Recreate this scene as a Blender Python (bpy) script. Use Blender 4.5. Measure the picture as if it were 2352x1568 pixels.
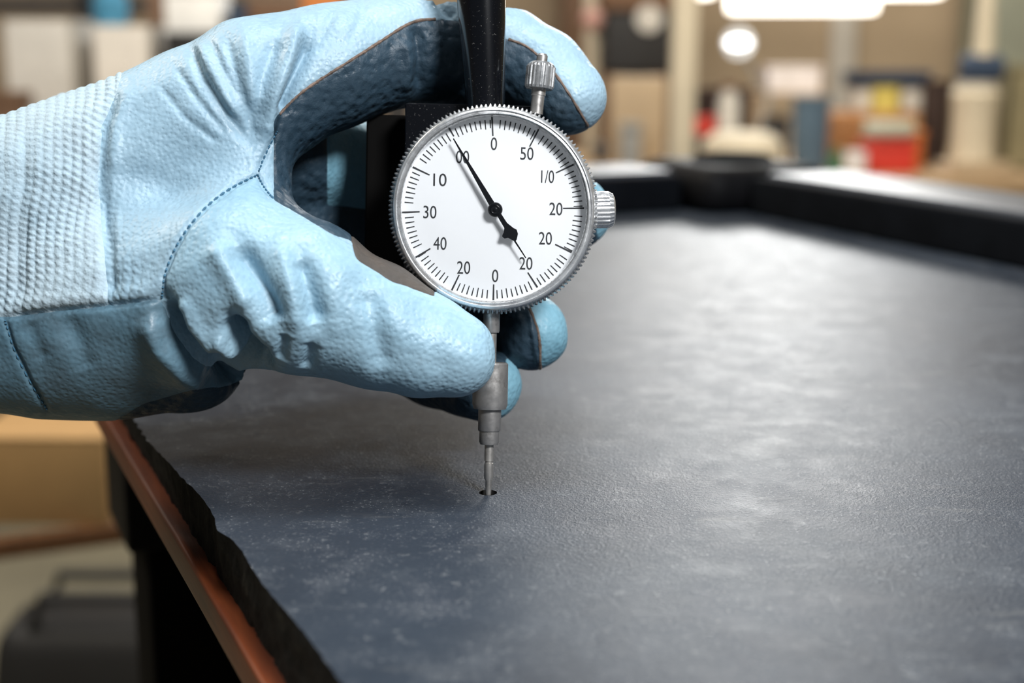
import bpy, bmesh, math, random
import numpy as np
from mathutils import Vector, Matrix, noise
from mathutils.bvhtree import BVHTree
from mathutils.geometry import delaunay_2d_cdt

random.seed(7)
for o in list(bpy.data.objects):
    bpy.data.objects.remove(o)
C = bpy.context.scene.collection
S = bpy.context.scene

# ------------------------------------------------------------------ camera
FPX = 3267.0                       # focal length in pixels of the 2352-wide frame
CX, CY = 1176.0, 784.0
PITCH = math.radians(12.0)
D = 0.386                          # depth of the dial (m)
TIPZ = 0.0105                      # the tip of the gauge is this much deeper than the dial
SLATE = 0.95                       # height of the slate top
sp, cp = math.sin(PITCH), math.cos(PITCH)
tipd = D + TIPZ
HC = tipd * (sp + (1131 - CY) / FPX * cp)
CAM = Vector((0, 0, SLATE + HC))
RV, UV_, FV = Vector((1, 0, 0)), Vector((0, sp, cp)), Vector((0, cp, -sp))

cam = bpy.data.cameras.new('camera')
camo = bpy.data.objects.new('camera', cam)
C.objects.link(camo)
camo.location = CAM
camo.rotation_euler = (math.radians(90) - PITCH, 0, 0)
cam.sensor_width = 36.0
cam.lens = FPX / 2352.0 * 36.0
cam.clip_start = 0.02
cam.clip_end = 60
cam.dof.use_dof = True
cam.dof.focus_distance = D + 0.004
cam.dof.aperture_fstop = 8.0
S.camera = camo

# ------------------------------------------------------------------ light
w = bpy.data.worlds.new('world')
S.world = w
w.use_nodes = True
w.node_tree.nodes['Background'].inputs[0].default_value = (0.86, 0.93, 1.0, 1)
w.node_tree.nodes['Background'].inputs[1].default_value = 0.07

def area(name, loc, aim, sx, sy, power, col):
    l = bpy.data.lights.new(name, 'AREA')
    l.shape = 'RECTANGLE'
    l.size, l.size_y, l.energy, l.color = sx, sy, power, col
    o = bpy.data.objects.new(name, l)
    C.objects.link(o)
    o.location = loc
    o.rotation_euler = (Vector(aim) - Vector(loc)).to_track_quat('-Z', 'Y').to_euler()
    return o

area('ceiling_panel_key', (0.40, -0.22, SLATE + 0.63), (0.0, 0.40, SLATE + 0.06), 0.22, 0.18, 11.2, (0.97, 0.985, 1.0))
area('ceiling_panel_top', (0.05, 0.33, SLATE + 1.0), (-0.03, 0.42, SLATE), 0.35, 0.25, 7.0, (0.95, 0.98, 1.0))
area('ceiling_panel_back', (0.80, 4.75, 2.30), (0.35, 0.8, SLATE), 0.8, 0.6, 54, (0.98, 0.99, 0.98))
area('added_aisle_fill', (-1.3, 1.0, 2.2), (-0.55, 1.35, 0.55), 0.8, 0.5, 20, (1.0, 0.90, 0.74))  # unseen fill lamp, added to brighten the box under the table
area('added_bench_fill', (0.9, 2.3, 2.6), (0.8, 3.8, 0.9), 2.0, 0.7, 58, (1.0, 0.90, 0.75))  # added lamp out of view, lights the fronts of the bench goods
area('added_side_fill', (-1.3, 2.5, 2.6), (-0.9, 3.7, 0.9), 1.8, 0.8, 36, (1.0, 0.93, 0.84))  # added lamp out of view, brightens the cartons on the left bench

S.view_settings.view_transform = 'Standard'
S.view_settings.look = 'None'
S.view_settings.exposure = 0.0
S.view_settings.gamma = 1.0
S.view_settings.use_curve_mapping = False

# ------------------------------------------------------------------ pixel helpers
def ray(px, py):
    return RV * ((px - CX) / FPX) + UV_ * (-(py - CY) / FPX) + FV
def P(px, py, depth):                       # point at a camera depth (m)
    return CAM + ray(px, py) * depth
def on_plane(px, py, z):                    # where the pixel meets a horizontal plane
    r = ray(px, py)
    return CAM + r * ((z - CAM.z) / r.z)
def at(px, py, Y):                          # where the pixel meets the upright plane y = Y
    r = ray(px, py)
    return CAM + r * (Y / r.y)

# ------------------------------------------------------------------ materials
def nt(name):
    m = bpy.data.materials.new(name)
    m.use_nodes = True
    t = m.node_tree
    return m, t, t.nodes['Principled BSDF']
def N(t, kind, **kw):
    n = t.nodes.new(kind)
    for k, v in kw.items():
        if k in n.inputs:
            n.inputs[k].default_value = v
        else:
            setattr(n, k, v)
    return n
def ramp(t, src, stops):
    r = t.nodes.new('ShaderNodeValToRGB')
    e = r.color_ramp.elements
    while len(e) < len(stops):
        e.new(0.5)
    for i, (p, c) in enumerate(stops):
        e[i].position = p
        e[i].color = (c[0], c[1], c[2], 1) if hasattr(c, '__len__') else (c, c, c, 1)
    t.links.new(src, r.inputs[0])
    return r.outputs[0]
def mix(t, fac, a, b, mode='MIX'):
    n = t.nodes.new('ShaderNodeMix')
    n.data_type = 'RGBA'
    n.blend_type = mode
    for s, v in ((0, fac), (6, a), (7, b)):
        if hasattr(v, 'is_output'):
            t.links.new(v, n.inputs[s])
        elif s == 0:
            n.inputs[0].default_value = v
        else:
            n.inputs[s].default_value = (v[0], v[1], v[2], 1)
    return n.outputs[2]
def bump(t, b, src, strength, dist, prev=None):
    n = t.nodes.new('ShaderNodeBump')
    n.inputs['Strength'].default_value = strength
    n.inputs['Distance'].default_value = dist
    t.links.new(src, n.inputs['Height'])
    if prev:
        t.links.new(prev, n.inputs['Normal'])
    t.links.new(n.outputs[0], b.inputs['Normal'])
    return n.outputs[0]
def coord(t):
    return t.nodes.new('ShaderNodeTexCoord').outputs['Object']
def noise_tex(t, co, scale, detail=4, rough=0.6):
    n = N(t, 'ShaderNodeTexNoise', Scale=scale, Detail=detail, Roughness=rough)
    t.links.new(co, n.inputs['Vector'])
    return n.outputs[0]
def vor(t, co, scale, feature='F1'):
    n = N(t, 'ShaderNodeTexVoronoi', feature=feature, Scale=scale)
    t.links.new(co, n.inputs['Vector'])
    return n.outputs['Distance']

def plain(name, col, rough=0.6, metal=0.0, var=0.12, scale=20, bmp=0.0, bscale=200, bdist=0.001, spec=0.5):
    m, t, b = nt(name)
    co = coord(t)
    n = noise_tex(t, co, scale)
    lo = [max(0, c * (1 - var)) for c in col]
    hi = [min(1, c * (1 + var)) for c in col]
    t.links.new(ramp(t, n, [(0.3, lo), (0.7, hi)]), b.inputs['Base Color'])
    b.inputs['Roughness'].default_value = rough
    b.inputs['Metallic'].default_value = metal
    b.inputs['Specular IOR Level'].default_value = spec
    if bmp:
        bump(t, b, noise_tex(t, co, bscale), bmp, bdist)
    return m

def glow(name, col, strength):
    m, t, b = nt(name)
    b.inputs['Base Color'].default_value = (1, 1, 1, 1)
    b.inputs['Emission Color'].default_value = (*col, 1)
    b.inputs['Emission Strength'].default_value = strength
    return m

def leather(name, lo, hi, dirt, rough, grain, bs, dirt_lo=0.55):
    m, t, b = nt(name)
    co = coord(t)
    big = noise_tex(t, co, 22, 5, 0.6)
    col = ramp(t, big, [(0.3, lo), (0.65, hi)])
    fine = noise_tex(t, co, 420, 4, 0.65)
    col = mix(t, ramp(t, fine, [(0.35, 0.0), (0.75, 0.35)]), col, [min(1, c * 1.25) for c in hi])
    sm = noise_tex(t, co, 45, 6, 0.7)
    col = mix(t, ramp(t, sm, [(dirt_lo, 0.0), (dirt_lo + 0.25, 0.55)]), col, dirt)
    t.links.new(col, b.inputs['Base Color'])
    t.links.new(ramp(t, fine, [(0.3, rough - 0.1), (0.7, rough + 0.12)]), b.inputs['Roughness'])
    b.inputs['Specular IOR Level'].default_value = 0.45
    wr = noise_tex(t, co, 120, 5, 0.7)
    p = bump(t, b, wr, 0.22 * bs, 0.0008)
    p = bump(t, b, vor(t, co, grain, 'SMOOTH_F1'), 0.55 * bs, 0.0005, p)
    bump(t, b, fine, 0.25 * bs, 0.0004, p)
    return m

M = {}
BL, BH = (0.235, 0.37, 0.47), (0.32, 0.465, 0.56)
M['leather'] = leather('blue_leather', BL, BH, (0.25, 0.35, 0.43), 0.46, 900, 0.9, 0.6)
M['thumb'] = leather('blue_thumb_leather', (0.215, 0.37, 0.475), (0.31, 0.475, 0.58), (0.24, 0.30, 0.33), 0.44, 800, 1.0, 0.62)
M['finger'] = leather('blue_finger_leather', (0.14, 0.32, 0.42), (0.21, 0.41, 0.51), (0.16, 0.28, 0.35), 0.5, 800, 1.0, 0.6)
M['side'] = leather('shaded_side_leather', (0.08, 0.165, 0.225), (0.145, 0.26, 0.335), (0.06, 0.067, 0.07), 0.45, 800, 0.7, 0.46)  # smudged leather, with the shade of the glove's underside mixed into its colour
M['knit'] = leather('knit_wool', (0.31, 0.43, 0.51), (0.46, 0.57, 0.63), (0.24, 0.30, 0.34), 0.75, 1500, 0.6, 0.5)
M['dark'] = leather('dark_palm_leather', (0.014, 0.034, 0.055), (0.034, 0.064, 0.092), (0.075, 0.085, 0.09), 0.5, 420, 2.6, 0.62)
M['taupe'] = leather('worn_taupe_leather', (0.03, 0.03, 0.03), (0.075, 0.062, 0.052), (0.11, 0.08, 0.06), 0.65, 700, 1.2)
M['fray'] = plain('frayed_edge', (0.16, 0.11, 0.085), 0.85, 0, 0.5, 400, 1.0, 900, 0.0004)
M['thread'] = plain('thread', (0.05, 0.15, 0.24), 0.8)
M['sleeve'] = plain('sleeve_cloth', (0.30, 0.38, 0.46), 0.85, 0, 0.1, 40, 0.3, 500)

def slate_mat():
    m, t, b = nt('slate')
    co = coord(t)
    n1 = noise_tex(t, co, 9, 7, 0.65)
    n2 = noise_tex(t, co, 60, 6, 0.7)
    n3 = noise_tex(t, co, 330, 4, 0.7)
    col = ramp(t, n1, [(0.35, (0.018, 0.024, 0.035)), (0.65, (0.037, 0.047, 0.063))])
    col = mix(t, ramp(t, n2, [(0.5, 0.0), (0.78, 0.75)]), col, (0.085, 0.095, 0.11))
    col = mix(t, ramp(t, n3, [(0.60, 0.0), (0.76, 0.8)]), col, (0.17, 0.18, 0.19))
    n4 = noise_tex(t, co, 1100, 3, 0.7)
    fl_ = mix(t, ramp(t, n2, [(0.42, 0.0), (0.6, 1.0)]), (0, 0, 0), ramp(t, n4, [(0.60, 0.0), (0.68, 1.0)]))
    col = mix(t, fl_, col, (0.33, 0.34, 0.35))
    mp = t.nodes.new('ShaderNodeMapping')
    mp.inputs['Scale'].default_value = (1, 5, 1)
    mp.inputs['Rotation'].default_value = (0, 0, 0.5)
    t.links.new(co, mp.inputs[0])
    st = noise_tex(t, mp.outputs[0], 14, 7, 0.75)
    col = mix(t, ramp(t, st, [(0.60, 0.0), (0.78, 0.65)]), col, (0.15, 0.15, 0.145))
    t.links.new(col, b.inputs['Base Color'])
    t.links.new(ramp(t, n2, [(0.3, 0.34), (0.7, 0.48)]), b.inputs['Roughness'])
    b.inputs['Specular IOR Level'].default_value = 0.17
    p = bump(t, b, n3, 0.25, 0.0005)
    bump(t, b, n2, 0.07, 0.0012, p)
    p = bump(t, b, n4, 0.5, 0.0003, p)
    return m
M['slate'] = slate_mat()
def slate_side():
    m, t, b = nt('broken_slate')
    co = coord(t)
    n2 = noise_tex(t, co, 130, 8, 0.75)
    col = ramp(t, n2, [(0.35, (0.006, 0.006, 0.006)), (0.60, (0.022, 0.022, 0.020)), (0.8, (0.11, 0.10, 0.075))])
    t.links.new(col, b.inputs['Base Color'])
    b.inputs['Roughness'].default_value = 0.8
    b.inputs['Specular IOR Level'].default_value = 0.15
    p = bump(t, b, n2, 1.0, 0.002)
    bump(t, b, noise_tex(t, co, 500, 5, 0.7), 0.6, 0.0008, p)
    return m
M['slate_side'] = slate_side()
def wood_mat(name, a, bcol, scale=30, rough=0.45, stretch=(1, 12, 12), rot=0.0):
    m, t, b = nt(name)
    co = coord(t)
    mp = t.nodes.new('ShaderNodeMapping')
    mp.inputs['Scale'].default_value = stretch
    mp.inputs['Rotation'].default_value = (0, 0, rot)
    t.links.new(co, mp.inputs[0])
    n = noise_tex(t, mp.outputs[0], scale, 6, 0.65)
    t.links.new(ramp(t, n, [(0.3, a), (0.7, bcol)]), b.inputs['Base Color'])
    b.inputs['Roughness'].default_value = rough
    bump(t, b, n, 0.3, 0.0006)
    return m
M['redwood'] = wood_mat('red_brown_wood', (0.085, 0.016, 0.004), (0.20, 0.046, 0.011), 22, 0.42)
M['plywood'] = wood_mat('brown_plywood', (0.16, 0.07, 0.03), (0.26, 0.12, 0.05), 8)
M['benchwood'] = wood_mat('bench_wood', (0.34, 0.23, 0.13), (0.50, 0.36, 0.22), 6)
M['cabwood'] = wood_mat('cabinet_wood', (0.30, 0.13, 0.04), (0.42, 0.21, 0.08), 8)
M['railtop'] = plain('rail_top', (0.06, 0.07, 0.09), 0.38, 0, 0.15, 30)
M['railface'] = plain('rail_cushion', (0.004, 0.005, 0.007), 0.9, 0, 0.3, 60, spec=0.08)
M['pocket'] = plain('pocket_casting', (0.004, 0.004, 0.005), 0.6, 0, 0.2, 60, spec=0.15)

def metal(name, col, rough, dirt=0.0, sc=300):
    m, t, b = nt(name)
    co = coord(t)
    n = noise_tex(t, co, sc, 5, 0.7)
    c = ramp(t, n, [(0.3, [x * 0.8 for x in col]), (0.7, col)])
    if dirt:
        c = mix(t, ramp(t, noise_tex(t, co, sc * 0.7, 5, 0.75), [(0.55, 0.0), (0.72, dirt)]), c, (0.09, 0.075, 0.06))
    t.links.new(c, b.inputs['Base Color'])
    b.inputs['Metallic'].default_value = 0.78
    t.links.new(ramp(t, n, [(0.3, rough * 0.75), (0.7, rough * 1.3)]), b.inputs['Roughness'])
    bump(t, b, n, 0.12, 0.0002)
    return m
M['chrome'] = metal('bright_chrome', (0.86, 0.87, 0.88), 0.27, 0.12)
M['knurl'] = metal('knurled_chrome', (0.62, 0.63, 0.64), 0.28, 0.5)
M['steel'] = metal('grey_steel', (0.52, 0.50, 0.48), 0.38, 0.6)
M['steel2'] = metal('rod_steel', (0.62, 0.59, 0.55), 0.36, 0.3)
def speck_black():
    m, t, b = nt('dusty_black_metal')
    co = coord(t)
    n = noise_tex(t, co, 1500, 3, 0.7)
    n2 = noise_tex(t, co, 120, 4, 0.6)
    f = mix(t, ramp(t, n2, [(0.35, 0.1), (0.65, 1.0)]), (0, 0, 0), ramp(t, n, [(0.65, 0.0), (0.73, 0.55)]))
    t.links.new(mix(t, f, (0.003, 0.0035, 0.005), (0.5, 0.48, 0.45)), b.inputs['Base Color'])
    b.inputs['Roughness'].default_value = 0.16
    return m
M['black'] = speck_black()
M['dial'] = plain('dial_white', (0.90, 0.92, 0.94), 0.5, 0, 0.01, 20)
M['ink'] = plain('dial_ink', (0.022, 0.024, 0.028), 0.5, 0, 0.1, 50)
M['needle'] = plain('needle_black', (0.006, 0.007, 0.009), 0.22, 0, 0.1, 50)
def glassmat():
    m = bpy.data.materials.new('crystal')
    m.use_nodes = True
    t = m.node_tree
    t.nodes.clear()
    out = t.nodes.new('ShaderNodeOutputMaterial')
    tr = t.nodes.new('ShaderNodeBsdfTransparent')
    gl = t.nodes.new('ShaderNodeBsdfGlossy')
    gl.inputs['Roughness'].default_value = 0.03
    fr = N(t, 'ShaderNodeFresnel', IOR=1.4)
    mx = t.nodes.new('ShaderNodeMixShader')
    t.links.new(fr.outputs[0], mx.inputs[0])
    t.links.new(tr.outputs[0], mx.inputs[1])
    t.links.new(gl.outputs[0], mx.inputs[2])
    t.links.new(mx.outputs[0], out.inputs[0])
    return m
M['crystal'] = glassmat()
M['hole'] = plain('hole_bore', (0.012, 0.011, 0.010), 0.7)

# ------------------------------------------------------------------ mesh helpers
def mesh_obj(name, me, parent=None):
    o = bpy.data.objects.new(name, me)
    C.objects.link(o)
    if parent:
        o.parent = parent
    return o
def obj(name, bm, m, parent=None, smooth=True, ang=35):
    me = bpy.data.meshes.new(name)
    bmesh.ops.recalc_face_normals(bm, faces=bm.faces)
    bm.to_mesh(me)
    bm.free()
    me.materials.append(M[m] if isinstance(m, str) else m)
    if smooth:
        me.shade_smooth()
        try:
            me.set_sharp_from_angle(angle=math.radians(ang))
        except Exception:
            pass
    return mesh_obj(name, me, parent)
def thing(name, label, cat, loc=(0, 0, 0), rot=None, group=None):
    o = bpy.data.objects.new(name, None)
    C.objects.link(o)
    o.empty_display_size = 0.02
    o.location = loc
    if rot:
        o.rotation_euler = rot
    o['label'], o['category'] = label, cat
    if group:
        o['group'] = group
    return o
def tag(o, label, cat, group=None):
    o['label'], o['category'] = label, cat
    if group:
        o['group'] = group
    return o
def struct(o):
    o['kind'] = 'structure'
    return o
def bx(bm, x0, y0, z0, x1, y1, z1, bev=0.0, seg=2):
    r = bmesh.ops.create_cube(bm, size=1)
    vs = r['verts']
    bmesh.ops.scale(bm, vec=(x1 - x0, y1 - y0, z1 - z0), verts=vs)
    bmesh.ops.translate(bm, vec=((x0 + x1) / 2, (y0 + y1) / 2, (z0 + z1) / 2), verts=vs)
    if bev:
        es = list({e for v in vs for e in v.link_edges})
        bmesh.ops.bevel(bm, geom=es, offset=bev, segments=seg, profile=0.6, affect='EDGES')
    return bm
def box(x0, y0, z0, x1, y1, z1, bev=0.0, seg=2):
    return bx(bmesh.new(), x0, y0, z0, x1, y1, z1, bev, seg)
def lathe(prof, n=48, axis='Z', bm=None, teeth=None):
    """prof: (radius, height); teeth = (count, depth) shapes radii flagged with a third value"""
    bm = bm or bmesh.new()
    rings = []
    for pr in prof:
        r, h = pr[0], pr[1]
        ring = []
        if r < 1e-7:
            ring = [bm.verts.new((0, 0, h))]
        else:
            for i in range(n):
                a = 2 * math.pi * i / n
                rr = r
                if teeth and len(pr) > 2:
                    rr = r - (teeth if (i % 4) in (0, 1) else 0) * pr[2]
                ring.append(bm.verts.new((rr * math.cos(a), rr * math.sin(a), h)))
        rings.append(ring)
    for a, b in zip(rings, rings[1:]):
        if len(a) == 1 and len(b) == 1:
            continue
        for i in range(n):
            j = (i + 1) % n
            if len(a) == 1:
                bm.faces.new((a[0], b[i], b[j]))
            elif len(b) == 1:
                bm.faces.new((a[i], a[j], b[0]))
            else:
                bm.faces.new((a[i], a[j], b[j], b[i]))
    if axis == 'Y':
        bmesh.ops.rotate(bm, matrix=Matrix.Rotation(math.radians(-90), 3, 'X'), verts=bm.verts)
    elif axis == 'X':
        bmesh.ops.rotate(bm, matrix=Matrix.Rotation(math.radians(90), 3, 'Y'), verts=bm.verts)
    return bm
def tube(bm, pts, r, n=10):
    pts = [Vector(p) for p in pts]
    prev = None
    rad = r if hasattr(r, '__len__') else [r] * len(pts)
    for k, p in enumerate(pts):
        d = (pts[min(k + 1, len(pts) - 1)] - pts[max(k - 1, 0)]).normalized()
        u = d.cross(Vector((0, 0, 1)))
        if u.length < 1e-3:
            u = d.cross(Vector((0, 1, 0)))
        u.normalize()
        v = d.cross(u)
        ring = [bm.verts.new(p + (u * math.cos(2 * math.pi * i / n) + v * math.sin(2 * math.pi * i / n)) * rad[k]) for i in range(n)]
        if prev:
            for i in range(n):
                bm.faces.new((prev[i], prev[(i + 1) % n], ring[(i + 1) % n], ring[i]))
        else:
            bm.faces.new(list(reversed(ring)))
        prev = ring
    bm.faces.new(prev)
    return bm
def move(bm, v):
    bmesh.ops.translate(bm, vec=v, verts=bm.verts)
    return bm

# ================================================================== SETTING
fl = struct(obj('floor', box(-4.5, -2.5, -0.1, 4.5, 6.0, 0.0), plain('floor_concrete', (0.16, 0.145, 0.10), 0.75, 0, 0.25, 3, 0.3, 60)))
wb = struct(obj('wall_back', box(-4.5, 5.4, 0, 4.5, 5.5, 3.2), plain('wall_tan', (0.50, 0.39, 0.27), 0.85, 0, 0.12, 1.5)))
wl = struct(obj('wall_left', box(-4.6, -2.5, 0, -4.5, 5.5, 3.2), plain('wall_grey', (0.48, 0.44, 0.38), 0.85, 0, 0.12, 1.5)))
wr = struct(obj('wall_right', box(4.5, -2.5, 0, 4.6, 5.5, 3.2), plain('wall_olive', (0.40, 0.36, 0.25), 0.85, 0, 0.12, 1.5)))

# ================================================================== SLATE TABLE
dv = ray(-275, 90)
d1 = Vector((dv.x, dv.y, 0)).normalized()          # along the left edge, away from the camera
d2 = Vector((d1.y, -d1.x, 0))                      # to the right, across the table
E0 = on_plane(571, 1292, SLATE)                    # a point of the broken left edge
K0 = on_plane(1660, 480, SLATE)                    # inner corner of the two rails
TW = (K0 - E0).dot(d2)                             # edge to right rail
TL = (K0 - E0).dot(d1)
def T(u, v, z=0.0):                                # u along the edge, v across, z above the slate top
    return E0 + d1 * u + d2 * v + Vector((0, 0, z))
tip = on_plane(1121, 1131, SLATE)
tu, tv = (tip - E0).dot(d1), (tip - E0).dot(d2)
THK = 0.0165
table = thing('slate_table', 'dark blue grey slate table top with a broken raw left edge and wooden frame', 'table', (E0.x, E0.y, 0))
toff = Vector((E0.x, E0.y, 0))
def loc(p):
    return p - toff
# jagged outline of the slate along its left edge: traced chips, then random ones
chips = [on_plane(x, y, SLATE) for x, y in [(341, 1015), (392, 1068), (443, 1121), (470, 1150), (490, 1180), (495, 1196), (499, 1217), (517, 1228), (537, 1241), (555, 1266), (571, 1292), (590, 1322), (609, 1347), (650, 1395), (698, 1449), (740, 1506), (784, 1568)]]
tr = sorted([((p - E0).dot(d1), (p - E0).dot(d2)) for p in chips])
edge = []
UMIN, UMAX = -0.75, TL + 0.10
u = UMIN
def nz(x, s, k=0.0):
    return noise.noise(Vector((x * s, k, 3.1)))
while u < UMAX:
    j = nz(u, 60) * 0.0014 + nz(u, 240, 5) * 0.0009 + nz(u, 800, 9) * 0.0005
    if True:
        base = float(np.interp(u, [q[0] for q in tr], [q[1] for q in tr]))
        j = base + j * (0.35 if tr[0][0] < u < tr[-1][0] else 0.8)
    edge.append((u, j))
    u += 0.0016 if -0.2 < u < 0.5 else 0.006
hole = [(tu + 0.0026 * math.cos(a), tv + 0.0026 * math.sin(a)) for a in [2 * math.pi * i / 32 for i in range(32)]]
pts = edge + [(UMAX, TW + 0.10), (UMIN, TW + 0.10)]
n0 = len(pts)
eds = [(i, (i + 1) % n0) for i in range(n0)]
pts2 = pts + hole
eds += [(n0 + i, n0 + (i + 1) % 32) for i in range(32)]
res = delaunay_2d_cdt([Vector(p) for p in pts2], eds, [], 1, 1e-6)
bm = bmesh.new()
vs = [bm.verts.new(loc(T(p.x, p.y, 0))) for p in res[0]]
for f in res[2]:
    c = sum((Vector(res[0][i]) for i in f), Vector((0, 0))) / len(f)
    if (c - Vector((tu, tv))).length > 0.0025:
        bm.faces.new([vs[i] for i in f])
bmesh.ops.recalc_face_normals(bm, faces=bm.faces)
if sum(f.normal.z for f in bm.faces) < 0:
    bmesh.ops.reverse_faces(bm, faces=bm.faces)
me = bpy.data.meshes.new('slate_top')
bm.to_mesh(me); bm.free()
me.materials.append(M['slate'])
mesh_obj('slate_top', me, table)
# broken side of the slate
bm = bmesh.new()
rows = []
NR = 7
for r in range(NR):
    f = r / (NR - 1)
    row = []
    for (uu, vv) in edge:
        out = 0 if r == 0 else (noise.noise(Vector((uu * 130, f * 3.0, 7))) * 0.0008 + noise.noise(Vector((uu * 420, f * 9, 2))) * 0.0006) * min(1, f * 4)
        vbase = vv * (1 - f) + 0.0 * f
        row.append(bm.verts.new(loc(T(uu, vbase + out, -THK * f))))
    rows.append(row)
for a, b in zip(rows, rows[1:]):
    for i in range(len(a) - 1):
        bm.faces.new((a[i], a[i + 1], b[i + 1], b[i]))
obj('broken_edge', bm, 'slate_side', table, True, 50)
# bottom and the bore of the probe hole
bm = bmesh.new()
q = [bm.verts.new(loc(T(a, b, -THK))) for a, b in ((UMIN, 0.001), (UMAX, 0.001), (UMAX, TW + 0.10), (UMIN, TW + 0.10))]
bm.faces.new(q)
obj('slate_underside', bm, 'slate_side', table, False)
bm = lathe([(0.0026, 0.0), (0.0025, -0.002), (0.0025, -0.012), (0, -0.012)], 32)
move(bm, loc(T(tu, tv, 0)))
obj('probe_hole', bm, 'hole', table)

def tbox(u0, v0, z0, u1, v1, z1, bev=0.0, seg=2):
    """box in table coordinates"""
    b = box(u0, v0, z0, u1, v1, z1, bev, seg)
    for v in b.verts:
        v.co = loc(T(v.co.x, v.co.y, v.co.z))
    return b
def tstick(name, u0, v0, z0, u1, v1, z1, m, bev, seg=3):
    """like tbox, as an object whose own x axis runs along the table (for the grain)"""
    lu, lv, lz = (u1 - u0) / 2, (v1 - v0) / 2, (z1 - z0) / 2
    o = obj(name, box(-lu, -lv, -lz, lu, lv, lz, bev, seg), m, table, True, 40)
    c = loc(T((u0 + u1) / 2, (v0 + v1) / 2, (z0 + z1) / 2))
    o.location = c
    o.rotation_euler = (0, 0, math.atan2(d1.y, d1.x))
    return o
# note: tstick's y axis points to the left of d1, so v is mirrored about the centre (boxes are symmetric)
tstick('frame_strip', UMIN, -0.0052, -THK - 0.0095, UMAX, 0.045, -THK, 'redwood', 0.0012)
tstick('under_panel', UMIN, 0.03, -THK - 0.030, UMAX, TW + 0.05, -THK - 0.0095, 'plywood', 0.001)
for a in (-0.55, 0.62 * TL):
    tstick('cross_beam', a, 0.02, -0.125, a + 0.07, TW + 0.03, -THK - 0.030, 'pocket', 0.003)
M['legblack'] = plain('leg_black', (0.005, 0.0047, 0.0045), 0.85, spec=0.06)
for a, b in ((-0.545, 0.03), (-0.545, TW - 0.04), (0.62 * TL + 0.005, 0.03), (0.62 * TL + 0.005, TW - 0.04)):
    tstick('leg', a, b, -SLATE, a + 0.06, b + 0.06, -0.125, 'legblack', 0.003)
_sp = on_plane(130, 1224, SLATE - 0.355)
tstick('lower_shelf', (_sp - E0).dot(d1), -0.30, -0.375, 1.10, TW, -0.355, 'plywood', 0.002)

# rails
RH = 0.029
def rail(name, label, u0, v0, u1, v1, along):
    c = T((u0 + u1) / 2, (v0 + v1) / 2, 0)
    t = thing(name, label, 'table rail', (c.x, c.y, SLATE))
    rz = math.atan2(d1.y, d1.x)
    lu, lv = (u1 - u0) / 2, (v1 - v0) / 2
    cu = 0.014
    if along == 'u':       # runs along d1; its cushion looks to -v  (local +y is -v)
        a = obj('cushion', box(-lu, lv - cu, 0, lu, lv, RH * 0.92, 0.004, 3), 'railface', t)
        b = obj('rail_cap', box(-lu, -lv, 0, lu, lv - cu - 0.0005, RH, 0.003, 3), 'railtop', t)
    else:                  # runs across; its cushion looks to -u
        a = obj('cushion', box(-lu, -lv, 0, -lu + cu, lv, RH * 0.92, 0.004, 3), 'railface', t)
        b = obj('rail_cap', box(-lu + cu + 0.0005, -lv, 0, lu, lv, RH, 0.003, 3), 'railtop', t)
    for o in (a, b):
        o.rotation_euler = (0, 0, rz)
    return t
rail('side_rail', 'long black cushioned rail running along the right side of the slate', UMIN, TW, TL - 0.035, TW + 0.085, 'u')
rail('end_rail', 'short black cushioned rail across the far end of the slate', TL, -0.02, TL + 0.085, TW - 0.035, 'v')
c = T(TL + 0.02, TW + 0.02)
pk = thing('corner_pocket', 'rounded black corner casting joining the two slate rails', 'table corner', (c.x, c.y, SLATE))
o = obj('casting', box(-0.052, -0.052, 0, 0.062, 0.052, 0.0335, 0.016, 4), 'pocket', pk); o.rotation_euler = (0, 0, math.atan2(d1.y, d1.x))
o = obj('pocket_cap', lathe([(0, 0.0385), (0.026, 0.0385), (0.030, 0.036), (0.031, 0.0336), (0, 0.0336)], 32), 'railface', pk)

# ================================================================== DIAL GAUGE
MM = 0.001
PXM = D / FPX                                       # metres per pixel at the dial
G = P(1135, 478.5, D)                               # dial centre
TP = on_plane(1121.5, 1135, SLATE)                  # tip, touching down in the probe hole
SZ = -0.0068                                        # the spindle axis lies behind the dial
nrm = -FV
for _ in range(8):
    A = G + nrm * SZ
    gy = (A - TP).normalized()
    nrm = (-FV + RV * math.tan(math.radians(2.5)))
    nrm = (nrm - gy * nrm.dot(gy)).normalized()
gx = gy.cross(nrm).normalized()
TP = TP - nrm * SZ
GL = (G - TP).length
gauge = thing('dial_gauge', 'round white faced dial gauge with knurled chrome bezel held upright on the slate', 'gauge', TP)
rot = Matrix((gx, gy, nrm)).transposed()
gauge.rotation_euler = rot.to_euler()
def gp(px, py, z=0.0):                              # picture offsets on the dial plane -> gauge coordinates (m), origin at the tip
    p = P(px, py, D) - G
    r = ray(px, py)
    # meet the dial plane shifted by z along its normal
    k = ((G + nrm * z) - CAM).dot(nrm) / r.dot(nrm)
    q = CAM + r * k - G
    return Vector((q.dot(gx), q.dot(gy) + GL, z))
def gl(bm):                                         # lathe about the dial axis -> dial centre
    return move(bm, (0, GL, 0))
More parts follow.
